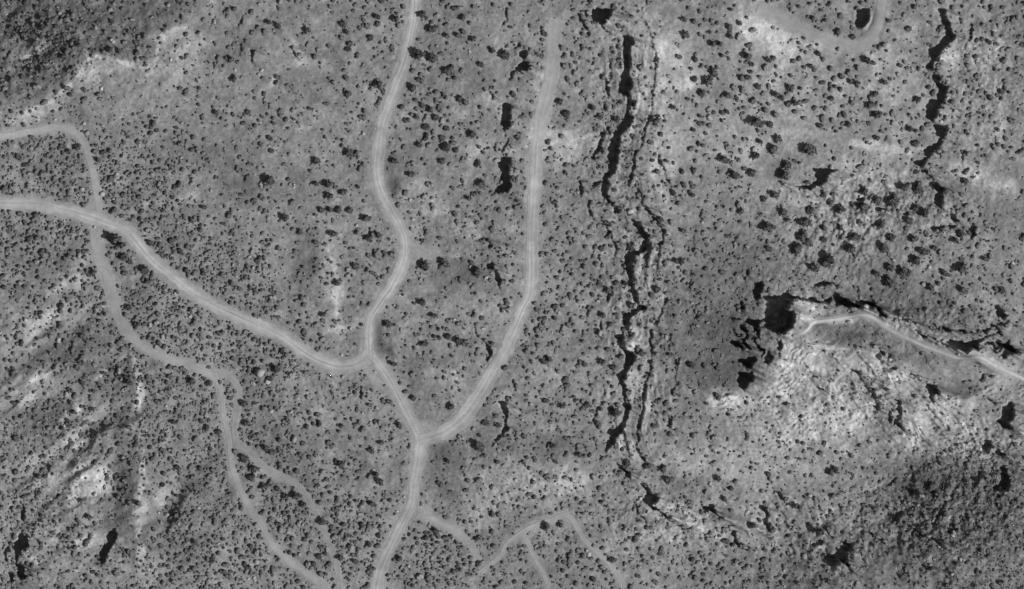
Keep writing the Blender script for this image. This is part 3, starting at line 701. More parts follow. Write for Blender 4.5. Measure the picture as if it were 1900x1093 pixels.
def tag(o, label=None, cat=None, group=None, kind=None):
    for k, v in (("label", label), ("category", cat), ("group", group), ("kind", kind)):
        if v:
            o[k] = v
    return o


# ------------------------------------------------------------------ the ground
wxw, wyw = W(GX, GY)
co = np.stack([wxw, wyw, H], -1).reshape(-1, 3)
idx = np.arange(NX * NY).reshape(NY, NX)
fq = np.stack([idx[:-1, :-1], idx[1:, :-1], idx[1:, 1:], idx[:-1, 1:]], -1).reshape(-1, 4)
tag(link("terrain", mesh_np("terrain", co, fq, MAT_SOIL, "soil", soil, True)),
    "grey desert ground cut by dark rock scarps and pale slopes", "ground", kind="structure")

# roads, draped as sheets over their smoothed beds
for n_, (key, r_) in enumerate(ROADS.items()):
    c = r_['c']
    tg = np.gradient(c, axis=0); tg /= np.hypot(tg[:, 0], tg[:, 1])[:, None]
    nr = np.stack([-tg[:, 1], tg[:, 0]], -1)
    s_ = np.cumsum(np.hypot(*np.diff(c, axis=0, prepend=c[:1]).T))
    K = 23 if r_['tracks'] else 11
    prof = np.linspace(-1, 1, K)
    wl = r_['w'] / 2 * (1 + 0.34 * fbm(s_, s_ * 0, 80, 90 + n_, 3) + 0.16 * vnoise(s_, s_ * 0, 11, 120 + n_))
    wr = r_['w'] / 2 * (1 + 0.34 * fbm(s_, s_ * 0, 80, 140 + n_, 3) + 0.16 * vnoise(s_, s_ * 0, 11, 160 + n_))
    if 'prof' in r_:
        wv = np.interp(c[:, 1], [p[0] for p in r_['prof']], [p[1] for p in r_['prof']]) / r_['w']
        wl = wl * wv; wr = wr * wv
    if key == 'D':
        f = sstep(0.68, 0.82, s_ / s_[-1]) * sstep(1.0, 0.9, s_ / s_[-1]); wl = wl * (1 + 0.35 * f); wr = wr * (1 + 0.35 * f)
        g = sstep(230, 60, s_); wl = wl * (1 + 0.35 * g); wr = wr * (1 + 0.35 * g)
    half = np.where(prof[None, :] < 0, wl[:, None], wr[:, None])
    PX = c[:, 0:1] + nr[:, 0:1] * prof[None, :] * half
    PY = c[:, 1:2] + nr[:, 1:2] * prof[None, :] * half
    zz = ground(PX.ravel(), PY.ravel()).reshape(PX.shape) + 0.085 + 0.006 * n_
    edge = np.abs(prof) > 0.99
    zz[:, edge] -= 0.13
    tone = np.full(PX.shape, r_['tone'])
    SS = np.repeat(s_[:, None], K, 1); PR = np.repeat(prof[None, :], len(s_), 0)
    if r_['tracks']:
        off = 0.22 * fbm(SS, SS * 0, 130, 180 + n_, 2)
        for q0 in (-0.28, 0.28):
            g = np.exp(-((PR - q0 - off) / 0.11) ** 2)
            tone = tone * (1 + np.clip(0.14 + 0.34 * fbm(SS, SS * 0 + q0 * 50, 60, 280 + n_, 3), 0, .3) * g); zz -= 0.04 * g
        g = np.exp(-((PR - off) / 0.10) ** 2); tone = tone * (1 - np.clip(0.10 + 0.3 * fbm(SS, SS * 0 + 9, 50, 290 + n_, 2), 0, .25) * g)
        g = np.exp(-((np.abs(PR) - 0.62) / 0.10) ** 2); tone = tone * (1 - 0.06 * g)
    tone = tone * (1 + 0.10 * vnoise(PR * 5, SS, 1.0 * 14, 200 + n_) + 0.17 * fbm(PX, PY, 26, 220 + n_, 4))
    loc = sample_soil(PX, PY)
    wob = 0.34 * fbm(PX, PY, 9, 240 + n_, 3)
    fade = sstep(1.0, 0.55 if r_['tracks'] else 0.35, np.abs(PR) + wob)
    ends = np.ones(len(s_))
    if key in 'DIKLHFG':
        ends = ends * sstep(0, {'D': 330, 'L': 60}.get(key, 30), s_)
    if key in 'HEJ':
        ends = ends * sstep(s_[-1], s_[-1] - 40, s_)
    fade = fade * {'L': .45, 'K': .6, 'H': .9, 'G': .8, 'J': .9, 'F': .95}.get(key, 1.0) * ends[:, None] * np.clip(0.9 + 0.3 * fbm(PX, PY, 40, 260 + n_, 2), 0, 1)
    tone = tone * fade + loc * (1 - fade)
    X, Y = W(PX, PY)
    co = np.stack([X, Y, zz], -1).reshape(-1, 3)
    idx = np.arange(len(c) * K).reshape(len(c), K)
    fq = np.stack([idx[:-1, :-1], idx[1:, :-1], idx[1:, 1:], idx[:-1, 1:]], -1).reshape(-1, 4)
    if (Y[1, 0] - Y[0, 0]) * (X[0, 1] - X[0, 0]) - (X[1, 0] - X[0, 0]) * (Y[0, 1] - Y[0, 0]) > 0:
        fq = fq[:, ::-1]
    tag(link(r_['name'], mesh_np(r_['name'], co, fq, MAT_ROAD, "soil", tone, True)), r_['label'], "road", kind="structure")

# ------------------------------------------------------------------ plant templates
PHI = (1 + 5 ** 0.5) / 2
ICO = np.array([(-1, PHI, 0), (1, PHI, 0), (-1, -PHI, 0), (1, -PHI, 0), (0, -1, PHI), (0, 1, PHI), (0, -1, -PHI), (0, 1, -PHI), (PHI, 0, -1), (PHI, 0, 1), (-PHI, 0, -1), (-PHI, 0, 1)], float)
ICO /= np.linalg.norm(ICO[0])
ICOF = np.array([(0, 11, 5), (0, 5, 1), (0, 1, 7), (0, 7, 10), (0, 10, 11), (1, 5, 9), (5, 11, 4), (11, 10, 2), (10, 7, 6), (7, 1, 8), (3, 9, 4), (3, 4, 2), (3, 2, 6), (3, 6, 8), (3, 8, 9), (4, 9, 5), (2, 4, 11), (6, 2, 10), (8, 6, 7), (9, 8, 1)])


def rot_rand(g):
    q = g.normal(size=4); q /= np.linalg.norm(q)
    w, x, y, z = q
    return np.array([[1 - 2 * (y * y + z * z), 2 * (x * y - z * w), 2 * (x * z + y * w)], [2 * (x * y + z * w), 1 - 2 * (x * x + z * z), 2 * (y * z - x * w)], [2 * (x * z - y * w), 2 * (y * z + x * w), 1 - 2 * (x * x + y * y)]])


def lump(g, centre, rad, jit=0.3, flat=0.8):
    v = (ICO @ rot_rand(g).T) * (1 + jit * g.uniform(-1, 1, (12, 1)))
    v[:, 2] *= flat
    return v * rad + np.asarray(centre)


def shrub_template(seed, lobes):
    g = np.random.default_rng(seed)
    vs, fs = [], []
    for k in range(lobes):
        a = g.uniform(0, 2 * math.pi); rr = g.uniform(0.15, 0.6) if lobes > 1 else 0
        rad = g.uniform(0.42, 0.68) if lobes > 1 else 0.9
        vs.append(lump(g, (rr * math.cos(a), rr * math.sin(a), rad * 0.7 + g.uniform(0, 0.35)), rad)); fs.append(ICOF + 12 * k)
    return np.vstack(vs), np.vstack(fs)


def tree_template(seed, kind):
    """unit crown radius, height about 2; leaf clumps spread through the lobes"""
    g = np.random.default_rng(seed)
    vs, fs, n = [], [], 0
    lobes = []
    for k in range(g.integers(6, 10)):
        a = g.uniform(0, 2 * math.pi); rr = g.uniform(0.1, 0.62)
        lobes.append((rr * math.cos(a), rr * math.sin(a), g.uniform(0.5, 1.45 - 0.6 * rr), g.uniform(0.32, 0.5)))
    lobes.append((0, 0, 1.05, 0.52))
    for x, y, z, r in lobes:
        vs.append(lump(g, (x, y, z), r * 0.82, 0.3, 1.0)); fs.append(ICOF + n); n += 12
        for q in range(11):
            dv = g.normal(size=3); dv /= np.linalg.norm(dv); dv[2] = abs(dv[2]) * 1.0 - 0.25
            c = np.array((x, y, z)) + dv * r * g.uniform(0.8, 1.15)
            A = rot_rand(g); sz = g.uniform(0.10, 0.2)
            tri = np.array([(-1, -.6, 0), (1, -.6, .3), (0, 1, -.2), (0, 0, 1.0)]) * sz
            vs.append(tri @ A.T + c); fs.append(np.array([(0, 1, 2), (0, 1, 3), (1, 2, 3), (2, 0, 3)]) + n); n += 4
    return np.vstack(vs), np.vstack(fs)


def trunk_template(seed):
    g = np.random.default_rng(seed)
    vs, fs, n = [], [], 0

    def limb(pts, rads):
        nonlocal n
        for p, r in zip(pts, rads):
            for k in range(6):
                a = k * math.pi / 3
                vs.append((p[0] + r * math.cos(a), p[1] + r * math.sin(a), p[2]))
        for i in range(len(pts) - 1):
            for k in range(6):
                a, b = n + i * 6 + k, n + i * 6 + (k + 1) % 6
                fs.append((a, b, b + 6)); fs.append((a, b + 6, a + 6))
        n += 6 * len(pts)
    limb([(0, 0, -0.25), (0.03, 0.02, 0.3), (0.0, 0.05, 0.7), (0.02, 0, 1.2)], [0.16, 0.12, 0.09, 0.03])
    for k in range(4):
        a = g.uniform(0, 6.28)
        limb([(0, 0, 0.3 + 0.1 * k), (0.25 * math.cos(a), 0.25 * math.sin(a), 0.6 + 0.1 * k), (0.5 * math.cos(a), 0.5 * math.sin(a), 0.95 + 0.1 * k)], [0.08, 0.05, 0.02])
    return np.array(vs), np.array(fs)


# ------------------------------------------------------------------ survey readings: the larger trees (tile x, y, crown radius)
TREES = []


def tr(ox, oy, pts):
    TREES.extend([p[:3] for p in T(ox, oy, pts)])


tr(0, 0, [(810, 150, 25), (710, 170, 18), (1680, 435, 30), (1700, 570, 30), (1355, 530, 22), (1315, 885, 24), (460, 410, 28), (540, 415, 25), (865, 370, 26), (800, 365, 28), (655, 360, 22), (850, 280, 18), (970, 260, 25), (580, 330, 30), (175, 900, 25), (1570, 820, 30), (1690, 825, 25), (1800, 810, 28), (1515, 640, 16), (1300, 990, 20), (1355, 1020, 18), (1265, 850, 20), (300, 200, 30), (290, 260, 26), (350, 270, 28), (180, 450, 24)])
tr(470, 0, [(390, 225, 28), (660, 185, 35), (680, 235, 28), (850, 270, 30), (770, 205, 22), (900, 125, 32), (1035, 135, 35), (550, 340, 25), (695, 365, 28), (910, 610, 45), (690, 685, 34), (695, 460, 20), (960, 490, 17), (1295, 215, 42), (1195, 390, 52), (1300, 430, 48), (1420, 525, 42), (1600, 285, 27), (1650, 470, 32), (1815, 400, 48), (1730, 360, 28), (1520, 130, 30), (1230, 115, 35), (1400, 180, 25), (1490, 260, 30), (1400, 260, 30), (1160, 640, 35), (1215, 540, 25), (1495, 720, 30), (1230, 760, 28), (1285, 790, 30), (1330, 850, 35), (1190, 845, 28), (1260, 930, 36), (1590, 970, 40), (1370, 995, 30), (1200, 1050, 28), (1405, 1065, 38), (1090, 1065, 22), (1640, 775, 25), (960, 290, 25), (875, 350, 18), (110, 165, 28), (185, 190, 28), (120, 750, 18), (150, 855, 22), (325, 885, 20), (650, 1015, 25), (1280, 685, 22), (1365, 390, 24), (1715, 795, 22)])
tr(940, 0, [(430, 830, 38), (390, 735, 35), (630, 780, 32), (680, 850, 32), (800, 870, 32), (460, 485, 22), (1295, 255, 34), (1755, 410, 42), (1505, 530, 40), (1470, 590, 45), (1360, 580, 32), (1500, 320, 34), (1550, 320, 32), (1600, 690, 34), (1425, 675, 36), (1815, 890, 55), (1840, 1030, 28), (1620, 200, 32), (1695, 165, 26), (1620, 265, 28), (1210, 780, 26), (1560, 820, 30), (1600, 815, 28), (1820, 630, 30), (1765, 520, 22), (1440, 145, 22), (1290, 145, 28), (1355, 940, 26), (645, 940, 25), (545, 675, 25), (505, 310, 20)])
tr(1420, 0, [(390, 395, 30), (740, 440, 38), (185, 640, 32), (80, 690, 30), (120, 705, 28), (760, 765, 35), (820, 835, 36), (840, 770, 24), (860, 600, 30), (330, 480, 26), (355, 505, 24), (30, 440, 28), (480, 720, 28), (470, 650, 25), (625, 590, 26), (665, 610, 28), (560, 895, 25), (605, 905, 28), (395, 910, 28), (90, 1010, 34), (30, 900, 35), (310, 1080, 50), (1040, 835, 25), (1110, 720, 32), (1085, 1040, 35), (1050, 940, 30), (815, 1000, 30), (880, 1005, 24), (1715, 660, 28), (1690, 940, 24), (795, 685, 28), (525, 235, 30), (630, 265, 28), (290, 380, 24), (525, 355, 22), (1010, 590, 24), (210, 750, 28)])
tr(0, 270, [(845, 690, 46), (890, 720, 40), (905, 820, 40), (940, 840, 30), (1045, 900, 42), (1080, 985, 30), (715, 105, 30), (740, 160, 22), (500, 40, 28), (570, 15, 30), (580, 80, 25), (1285, 55, 22), (265, 840, 25), (680, 925, 28), (1090, 700, 30), (1480, 450, 26), (1790, 415, 25)])
tr(470, 270, [(690, 60, 45), (125, 250, 52), (455, 280, 28), (540, 285, 42), (655, 340, 34), (760, 295, 22), (560, 365, 36), (50, 455, 25), (85, 470, 25), (230, 530, 38), (500, 465, 32), (560, 465, 32), (620, 470, 34), (695, 470, 32), (820, 530, 38), (580, 640, 36), (290, 610, 22), (340, 620, 30), (840, 680, 30), (905, 645, 30), (860, 610, 24), (740, 870, 42), (1245, 880, 52), (1390, 855, 42), (605, 1000, 32), (1025, 115, 34), (1365, 120, 36), (1145, 210, 34), (1650, 275, 45), (1630, 130, 30), (1400, 20, 36), (1470, 40, 28), (1560, 385, 26), (465, 110, 40), (225, 135, 22), (800, 405, 20), (700, 750, 22), (1620, 920, 42), (1580, 850, 25), (1210, 495, 20)])
tr(940, 270, [(485, 440, 24), (1225, 840, 30), (1270, 842, 30), (1575, 105, 42), (1780, 195, 45), (1810, 75, 38), (1660, 210, 42), (1860, 385, 30), (1320, 335, 25), (1350, 360, 26), (1280, 620, 28), (1120, 540, 28), (680, 745, 28), (405, 835, 24), (1095, 1040, 35), (1210, 345, 26), (1240, 295, 22), (1415, 230, 24), (1445, 70, 22), (1375, 45, 20), (900, 740, 32), (1065, 300, 22), (330, 390, 22), (265, 440, 22), (1355, 185, 26), (1700, 480, 35), (940, 290, 25), (735, 1045, 32)])
tr(1420, 270, [(320, 40, 50), (60, 30, 40), (150, 150, 40), (140, 210, 42), (70, 355, 36), (130, 480, 38), (430, 355, 30), (335, 475, 38), (285, 560, 52), (275, 650, 42), (310, 710, 35), (30, 600, 45), (230, 755, 45), (25, 745, 28), (470, 830, 48), (440, 860, 40), (365, 895, 38), (545, 455, 40), (720, 330, 35), (710, 450, 40), (815, 400, 40), (925, 430, 45), (940, 380, 30), (1010, 310, 35), (1120, 315, 45), (1155, 490, 40), (1090, 460, 35), (1040, 540, 34), (840, 575, 36), (545, 590, 26), (430, 600, 32), (650, 665, 40), (910, 665, 36), (870, 735, 42), (625, 755, 48), (680, 550, 28), (1080, 680, 32), (1150, 770, 40), (1230, 745, 26), (1100, 830, 42), (905, 995, 48), (1010, 910, 40), (1040, 930, 38), (910, 885, 36), (810, 930, 32), (1200, 1030, 32), (1300, 925, 30), (1425, 890, 45), (1440, 1050, 35), (1710, 1055, 35), (1420, 640, 32), (1380, 685, 30), (1445, 265, 30), (1310, 330, 28), (1600, 825, 28), (430, 690, 26)])
tr(0, 540, [(1000, 240, 30), (1395, 650, 38), (1775, 815, 40), (1520, 670, 28), (1790, 960, 32), (1270, 560, 25), (1320, 560, 25), (945, 665, 30), (595, 660, 26), (1500, 990, 30), (940, 130, 32), (1700, 730, 24), (1600, 660, 24), (1255, 950, 28), (1590, 1020, 35)])
tr(470, 540, [(165, 560, 38), (1225, 90, 36), (1310, 180, 26), (970, 245, 38), (1030, 245, 22), (1480, 360, 36), (1525, 375, 32), (1410, 335, 28), (1350, 340, 24), (1235, 385, 32), (1240, 455, 22), (1200, 320, 20), (1020, 530, 28), (980, 490, 20), (1060, 665, 24), (1155, 775, 28), (1315, 760, 24), (1435, 840, 32), (740, 965, 22), (770, 950, 22), (880, 945, 22), (1060, 975, 28), (1690, 965, 35), (1780, 980, 28), (1110, 165, 22), (710, 195, 20), (1440, 475, 20), (510, 170, 26)])
tr(940, 540, [(905, 100, 35), (700, 180, 34), (310, 490, 28), (270, 515, 26), (185, 510, 25), (150, 580, 22), (1340, 545, 34), (1245, 750, 20), (980, 450, 34), (265, 230, 20), (410, 105, 24), (570, 525, 28), (770, 555, 30), (700, 510, 32), (590, 830, 28), (790, 870, 42), (410, 835, 26), (1185, 460, 26), (370, 940, 20)])
tr(0, 810, [(1290, 225, 30), (1770, 150, 42), (1850, 230, 38), (1350, 715, 25), (1420, 760, 28), (650, 585, 28), (590, 465, 24), (1540, 905, 30), (1820, 300, 36)])
tr(470, 810, [(95, 80, 34), (140, 115, 36), (930, 45, 26), (895, 275, 32), (920, 325, 34), (860, 105, 32), (780, 215, 22), (1640, 60, 50), (1410, 180, 26), (1380, 245, 22), (1395, 585, 22), (1320, 685, 28), (870, 490, 32), (640, 210, 34), (370, 490, 28), (320, 435, 38), (370, 545, 22), (495, 620, 38), (475, 865, 28), (740, 765, 22), (735, 900, 30), (840, 780, 28), (1330, 535, 20), (910, 720, 28), (1130, 710, 24), (1185, 735, 22), (240, 430, 32), (90, 360, 35), (180, 380, 30), (630, 880, 34), (1060, 885, 28), (1640, 920, 26), (955, 430, 24)])
tr(940, 810, [(340, 65, 28), (525, 135, 32), (125, 185, 22), (870, 200, 35), (1135, 235, 34), (1170, 310, 40), (1020, 215, 32), (165, 415, 25), (290, 650, 35), (390, 645, 26), (770, 895, 32), (1530, 310, 30), (1580, 455, 26), (630, 785, 20), (400, 490, 25), (90, 510, 22)])
tr(1420, 810, [(475, 255, 30), (510, 240, 30), (280, 105, 22), (25, 270, 28), (800, 270, 24), (550, 165, 22), (1200, 360, 40), (400, 690, 45), (215, 500, 28)])
TREES.sort(key=lambda p: -p[2])
big, small_traced = TREES[:300], TREES[300:]

# ------------------------------------------------------------------ shrub scatter: x, y, plants per 1000 square pixels, mean radius
DENS = [(60, 60, 6.5, 3.8), (160, 60, 6.0, 3.8), (260, 80, 4.5, 3.5), (220, 140, 1.6, 2.6), (100, 130, 6.5, 3.8), (60, 200, 4.0, 3.0), (180, 190, 4.5, 2.8), (330, 60, 1.8, 3.0), (300, 150, 1.0, 2.6), (330, 210, 3.0, 3.4), (420, 100, 2.6, 3.4), (420, 220, 3.6, 3.4), (500, 70, 1.8, 3.4), (520, 140, 1.6, 3.0), (520, 230, 4.5, 3.6), (600, 120, 2.2, 3.4), (600, 230, 3.5, 3.2), (660, 140, 2.2, 3.2),
        (800, 100, 2.6, 4.2), (880, 60, 1.4, 3.4), (880, 130, 1.0, 3.4), (800, 230, 3.2, 4.4), (880, 230, 1.8, 3.8), (860, 300, 1.8, 4.0), (100, 300, 9.5, 4.2), (60, 350, 9.0, 4.0), (230, 300, 8.0, 3.8), (300, 340, 7.5, 3.8), (380, 340, 2.2, 3.2), (450, 300, 2.2, 3.4), (440, 400, 4.0, 3.6), (330, 420, 7.5, 3.8), (420, 480, 8.5, 3.8), (330, 470, 8.0, 4.0), (520, 320, 2.0, 3.2), (560, 400, 3.0, 3.2), (640, 400, 2.6, 3.6), (560, 480, 3.4, 3.4), (660, 480, 3.2, 3.8), (600, 560, 4.0, 3.4), (480, 540, 8.0, 3.8), (560, 590, 6.0, 3.8), (640, 560, 2.4, 3.0),
        (60, 460, 8.0, 4.4), (130, 440, 8.0, 4.4), (130, 500, 5.5, 4.2), (60, 540, 6.5, 3.8), (60, 620, 5.0, 3.8), (130, 620, 6.5, 4.2), (180, 680, 6.5, 4.2), (60, 720, 4.5, 3.8), (110, 760, 7.0, 4.2), (200, 780, 6.5, 4.0), (60, 850, 8.0, 3.8), (150, 900, 2.0, 2.6), (60, 950, 8.0, 3.8), (210, 900, 7.0, 4.4), (150, 1020, 5.5, 3.6), (260, 960, 2.0, 3.0), (300, 820, 8.5, 3.8), (340, 760, 8.5, 3.8), (300, 700, 8.0, 4.0), (380, 860, 8.5, 3.8), (340, 950, 8.0, 4.0), (430, 960, 8.5, 4.2), (400, 1030, 8.5, 4.2), (300, 1040, 7.0, 4.0), (290, 560, 9.0, 4.2), (380, 620, 9.5, 3.8), (450, 650, 9.0, 3.8), (240, 520, 6.0, 4.2), (470, 720, 7.0, 4.0), (540, 720, 8.0, 3.6), (600, 740, 6.5, 3.4), (640, 700, 5.0, 3.6), (560, 790, 4.0, 3.6), (640, 810, 4.5, 3.6), (700, 780, 4.0, 3.4), (540, 830, 6.0, 3.6), (620, 880, 6.5, 3.6), (700, 880, 2.6, 3.2), (660, 940, 7.5, 4.2), (580, 960, 7.5, 4.2), (640, 1030, 7.0, 4.4), (520, 930, 7.5, 4.2), (560, 1030, 6.0, 4.2),
        (780, 400, 2.2, 3.6), (840, 400, 2.4, 3.2), (900, 400, 3.2, 3.6), (880, 460, 3.4, 3.4), (800, 540, 2.0, 3.6), (880, 540, 3.0, 3.4), (760, 620, 2.4, 3.4), (830, 640, 2.8, 3.4), (880, 610, 3.4, 3.4), (780, 700, 1.0, 3.0), (840, 720, 1.6, 3.0), (830, 780, 1.0, 3.2), (900, 700, 2.6, 3.2), (820, 880, 1.8, 3.4), (880, 860, 2.8, 3.4), (900, 930, 2.4, 3.4), (960, 890, 1.4, 2.8), (780, 1020, 7.5, 4.2), (840, 1020, 7.5, 4.2), (900, 1030, 6.5, 4.2), (920, 980, 4.0, 3.4), (1000, 940, 2.2, 3.2), (1020, 1000, 6.0, 3.8), (1060, 1040, 5.0, 3.8), (980, 1040, 5.5, 3.6),
        (980, 60, 3.0, 3.4), (1050, 80, 3.4, 3.6), (1040, 160, 3.6, 3.8), (960, 160, 3.6, 3.4), (1100, 160, 4.5, 3.6), (1080, 230, 3.6, 3.8), (960, 330, 4.0, 3.6), (1060, 330, 3.2, 3.8), (1060, 420, 4.5, 3.8), (1060, 500, 5.0, 4.0), (1060, 600, 4.5, 4.0), (960, 480, 4.5, 3.6), (1020, 560, 4.5, 4.0), (1020, 680, 4.0, 3.6), (1090, 700, 3.0, 3.6), (1020, 770, 5.0, 3.6), (1090, 780, 4.5, 3.8), (980, 830, 4.5, 3.6), (1060, 840, 2.6, 3.4), (960, 720, 3.6, 3.4), (1180, 120, 3.0, 3.6), (1200, 200, 3.6, 3.6), (1190, 300, 3.6, 3.4), (1190, 400, 4.0, 3.6), (1190, 500, 4.0, 3.6), (1190, 600, 4.0, 3.6), (1190, 720, 3.2, 3.6), (1190, 800, 3.0, 3.6), (1250, 100, 1.6, 3.4), (1250, 250, 2.4, 3.6), (1320, 100, 3.0, 3.8), (1320, 200, 3.4, 4.0), (1370, 150, 2.6, 4.0), (1300, 300, 3.2, 3.8), (1260, 380, 3.4, 3.8), (1320, 400, 3.4, 3.8), (1280, 480, 4.5, 3.6), (1350, 480, 4.5, 3.4), (1280, 580, 6.0, 3.4), (1350, 560, 5.5, 3.2), (1280, 680, 4.0, 3.2), (1350, 680, 2.4, 2.8), (1260, 780, 3.6, 3.2), (1330, 820, 4.0, 3.0), (1400, 780, 3.0, 2.8), (1400, 860, 4.0, 3.2), (1300, 900, 4.0, 3.4), (1200, 880, 3.0, 3.2), (1150, 940, 4.5, 3.2), (1250, 1000, 3.4, 3.2), (1200, 1040, 5.0, 3.6), (1320, 1040, 6.0, 3.8), (1400, 1030, 4.5, 3.4), (1120, 1010, 4.5, 3.4), (1380, 940, 3.6, 3.2),
        (1440, 60, 1.4, 3.6), (1440, 160, 4.0, 4.0), (1530, 60, 3.0, 3.6), (1510, 120, 4.0, 4.0), (1500, 190, 4.0, 4.0), (1560, 210, 3.6, 3.8), (1600, 170, 3.0, 3.8), (1650, 80, 4.0, 3.6), (1680, 140, 4.5, 3.6), (1650, 230, 3.4, 3.8), (1700, 50, 4.0, 3.6), (1830, 60, 3.4, 4.2), (1800, 160, 5.0, 3.8), (1830, 220, 5.0, 3.6), (1850, 120, 2.6, 4.2), (1800, 280, 5.0, 3.6), (1850, 300, 3.6, 3.8), (1850, 360, 1.0, 3.2), (1700, 300, 2.6, 3.6), (1600, 310, 2.6, 3.4), (1480, 250, 0.5, 3.0), (1440, 330, 2.2, 3.4), (1540, 370, 2.0, 3.2), (1640, 360, 2.4, 3.4), (1460, 430, 2.4, 3.0), (1560, 450, 1.6, 3.0), (1640, 470, 1.8, 3.0), (1720, 420, 3.4, 3.4), (1800, 420, 4.0, 3.4), (1840, 480, 5.0, 3.4), (1760, 500, 3.0, 3.2), (1460, 520, 3.5, 2.6), (1580, 520, 2.4, 2.8), (1680, 560, 2.6, 2.8), (1780, 570, 4.5, 3.0), (1850, 560, 5.0, 3.0), (1560, 620, .6, 2.6), (1660, 640, .8, 2.8), (1760, 690, 1.2, 3.0), (1500, 680, 2.2, 2.4), (1580, 720, 2.8, 2.4), (1660, 740, 2.2, 2.6), (1480, 760, 3.4, 2.6), (1560, 790, 3.6, 2.6), (1640, 800, 1.0, 2.4), (1720, 780, 2.0, 2.6), (1800, 790, 3.5, 2.8), (1840, 740, 2.4, 2.8), (1480, 840, 3.6, 3.0), (1560, 860, 4.0, 3.0), (1640, 860, 2.4, 2.6), (1480, 930, 4.5, 3.2), (1540, 940, 5.0, 3.2), (1500, 1020, 5.0, 3.2), (1620, 920, 7.0, 2.8), (1700, 900, 10, 2.6), (1780, 900, 10, 2.6), (1850, 920, 9, 3.0), (1650, 980, 4.5, 2.8), (1740, 980, 8.0, 2.8), (1820, 990, 11, 2.8), (1840, 1040, 11, 2.8), (1740, 1040, 5.5, 2.8), (1640, 1040, 4.0, 2.8), (1760, 840, 5.0, 2.6)]
DP = np.array(DENS, float)
ur = (DP[:, 0] > 1200) & (DP[:, 1] < 340)
DP[ur, 2] *= 0.72; DP[ur, 3] *= 1.15
se = (DP[:, 0] > 1320) & (DP[:, 1] > 640) & (DP[:, 1] < 880)
DP[se, 2] *= 0.75
lf = DP[:, 2] > 6.4
DP[lf, 3] *= 0.88


def density(px, py):
    d2 = (px[:, None] - DP[None, :, 0]) ** 2 + (py[:, None] - DP[None, :, 1]) ** 2
    w = 1.0 / (d2 + 300.0) ** 1.8
    w /= w.sum(1, keepdims=True)
    return w @ DP[:, 2], w @ DP[:, 3]


def sample(field, px, py):
    i, j = gi(px, py)
    return bilinear(field, np.asarray(i, float), np.asarray(j, float))


LO, HIX, HIY = -110, 2010, 1203
N = 120000
qx = rng.uniform(LO, HIX, N); qy = rng.uniform(LO, HIY, N)
dn, mr = density(qx, qy)
area = (HIX - LO) * (HIY - LO) / 1000.0
clump = np.exp(0.65 * fbm(qx, qy, 24, 250, 2) + 0.5 * fbm(qx, qy, 90, 255, 2))
clump *= 1 + 0.9 * sstep(5.0, 8.0, dn)
keep = rng.random(N) < dn * clump * 1.75 * area / N
rdv = sample(RD, qx, qy); mgv = sample(MG, qx, qy)
qr = mr * np.exp(rng.normal(0, 0.40, N)) * 1.06
keep &= (rdv > qr * 0.5 + 1.0) & (mgv < 0.25)
# clearings left bare
for x, y, a, b in [(1005, 190, 14, 60), (1060, 262, 40, 24), (1480, 245, 55, 26), (1640, 275, 40, 14), (165, 893, 22, 24), (704, 632, 12, 36), (810, 790, 40, 22), (1845, 335, 40, 22)]:
    keep &= ~((((qx - x) / a) ** 2 + ((qy - y) / b) ** 2) < 1) | (rng.random(N) < 0.08)
qx, qy, qr = qx[keep], qy[keep], np.clip(qr[keep], 1.5, 7.5)
cells = {}
px_, py_, pr_ = [], [], []


def try_add(x, y, r, fac):
    cx, cy = int(x // 16), int(y // 16)
    for a in (-1, 0, 1):
        for b in (-1, 0, 1):
            for (x2, y2, r2) in cells.get((cx + a, cy + b), ()):
                if (x - x2) ** 2 + (y - y2) ** 2 < (fac * (r + r2)) ** 2:
                    return False
    cells.setdefault((cx, cy), []).append((x, y, r))
    return True


for x, y, r in TREES:
    try_add(x, y, r, 0.0)
for x, y, r in small_traced:
    px_.append(x); py_.append(y); pr_.append(r * 0.9)
for x, y, r in zip(qx, qy, qr):
    if try_add(x, y, r, 0.62):
        px_.append(x); py_.append(y); pr_.append(r)
px_, py_, pr_ = np.array(px_), np.array(py_), np.array(pr_)
# seedlings and tufts
N2 = 11000
tx = rng.uniform(LO, HIX, N2); ty = rng.uniform(LO, HIY, N2)
dn2, _ = density(tx, ty)
kp = (rng.random(N2) < np.clip(0.25 + dn2 * 0.07, 0, 1)) & (sample(RD, tx, ty) > 2.0) & (sample(MG, tx, ty) < .3)
tx, ty = tx[kp], ty[kp]
trr = rng.uniform(0.9, 1.9, len(tx))


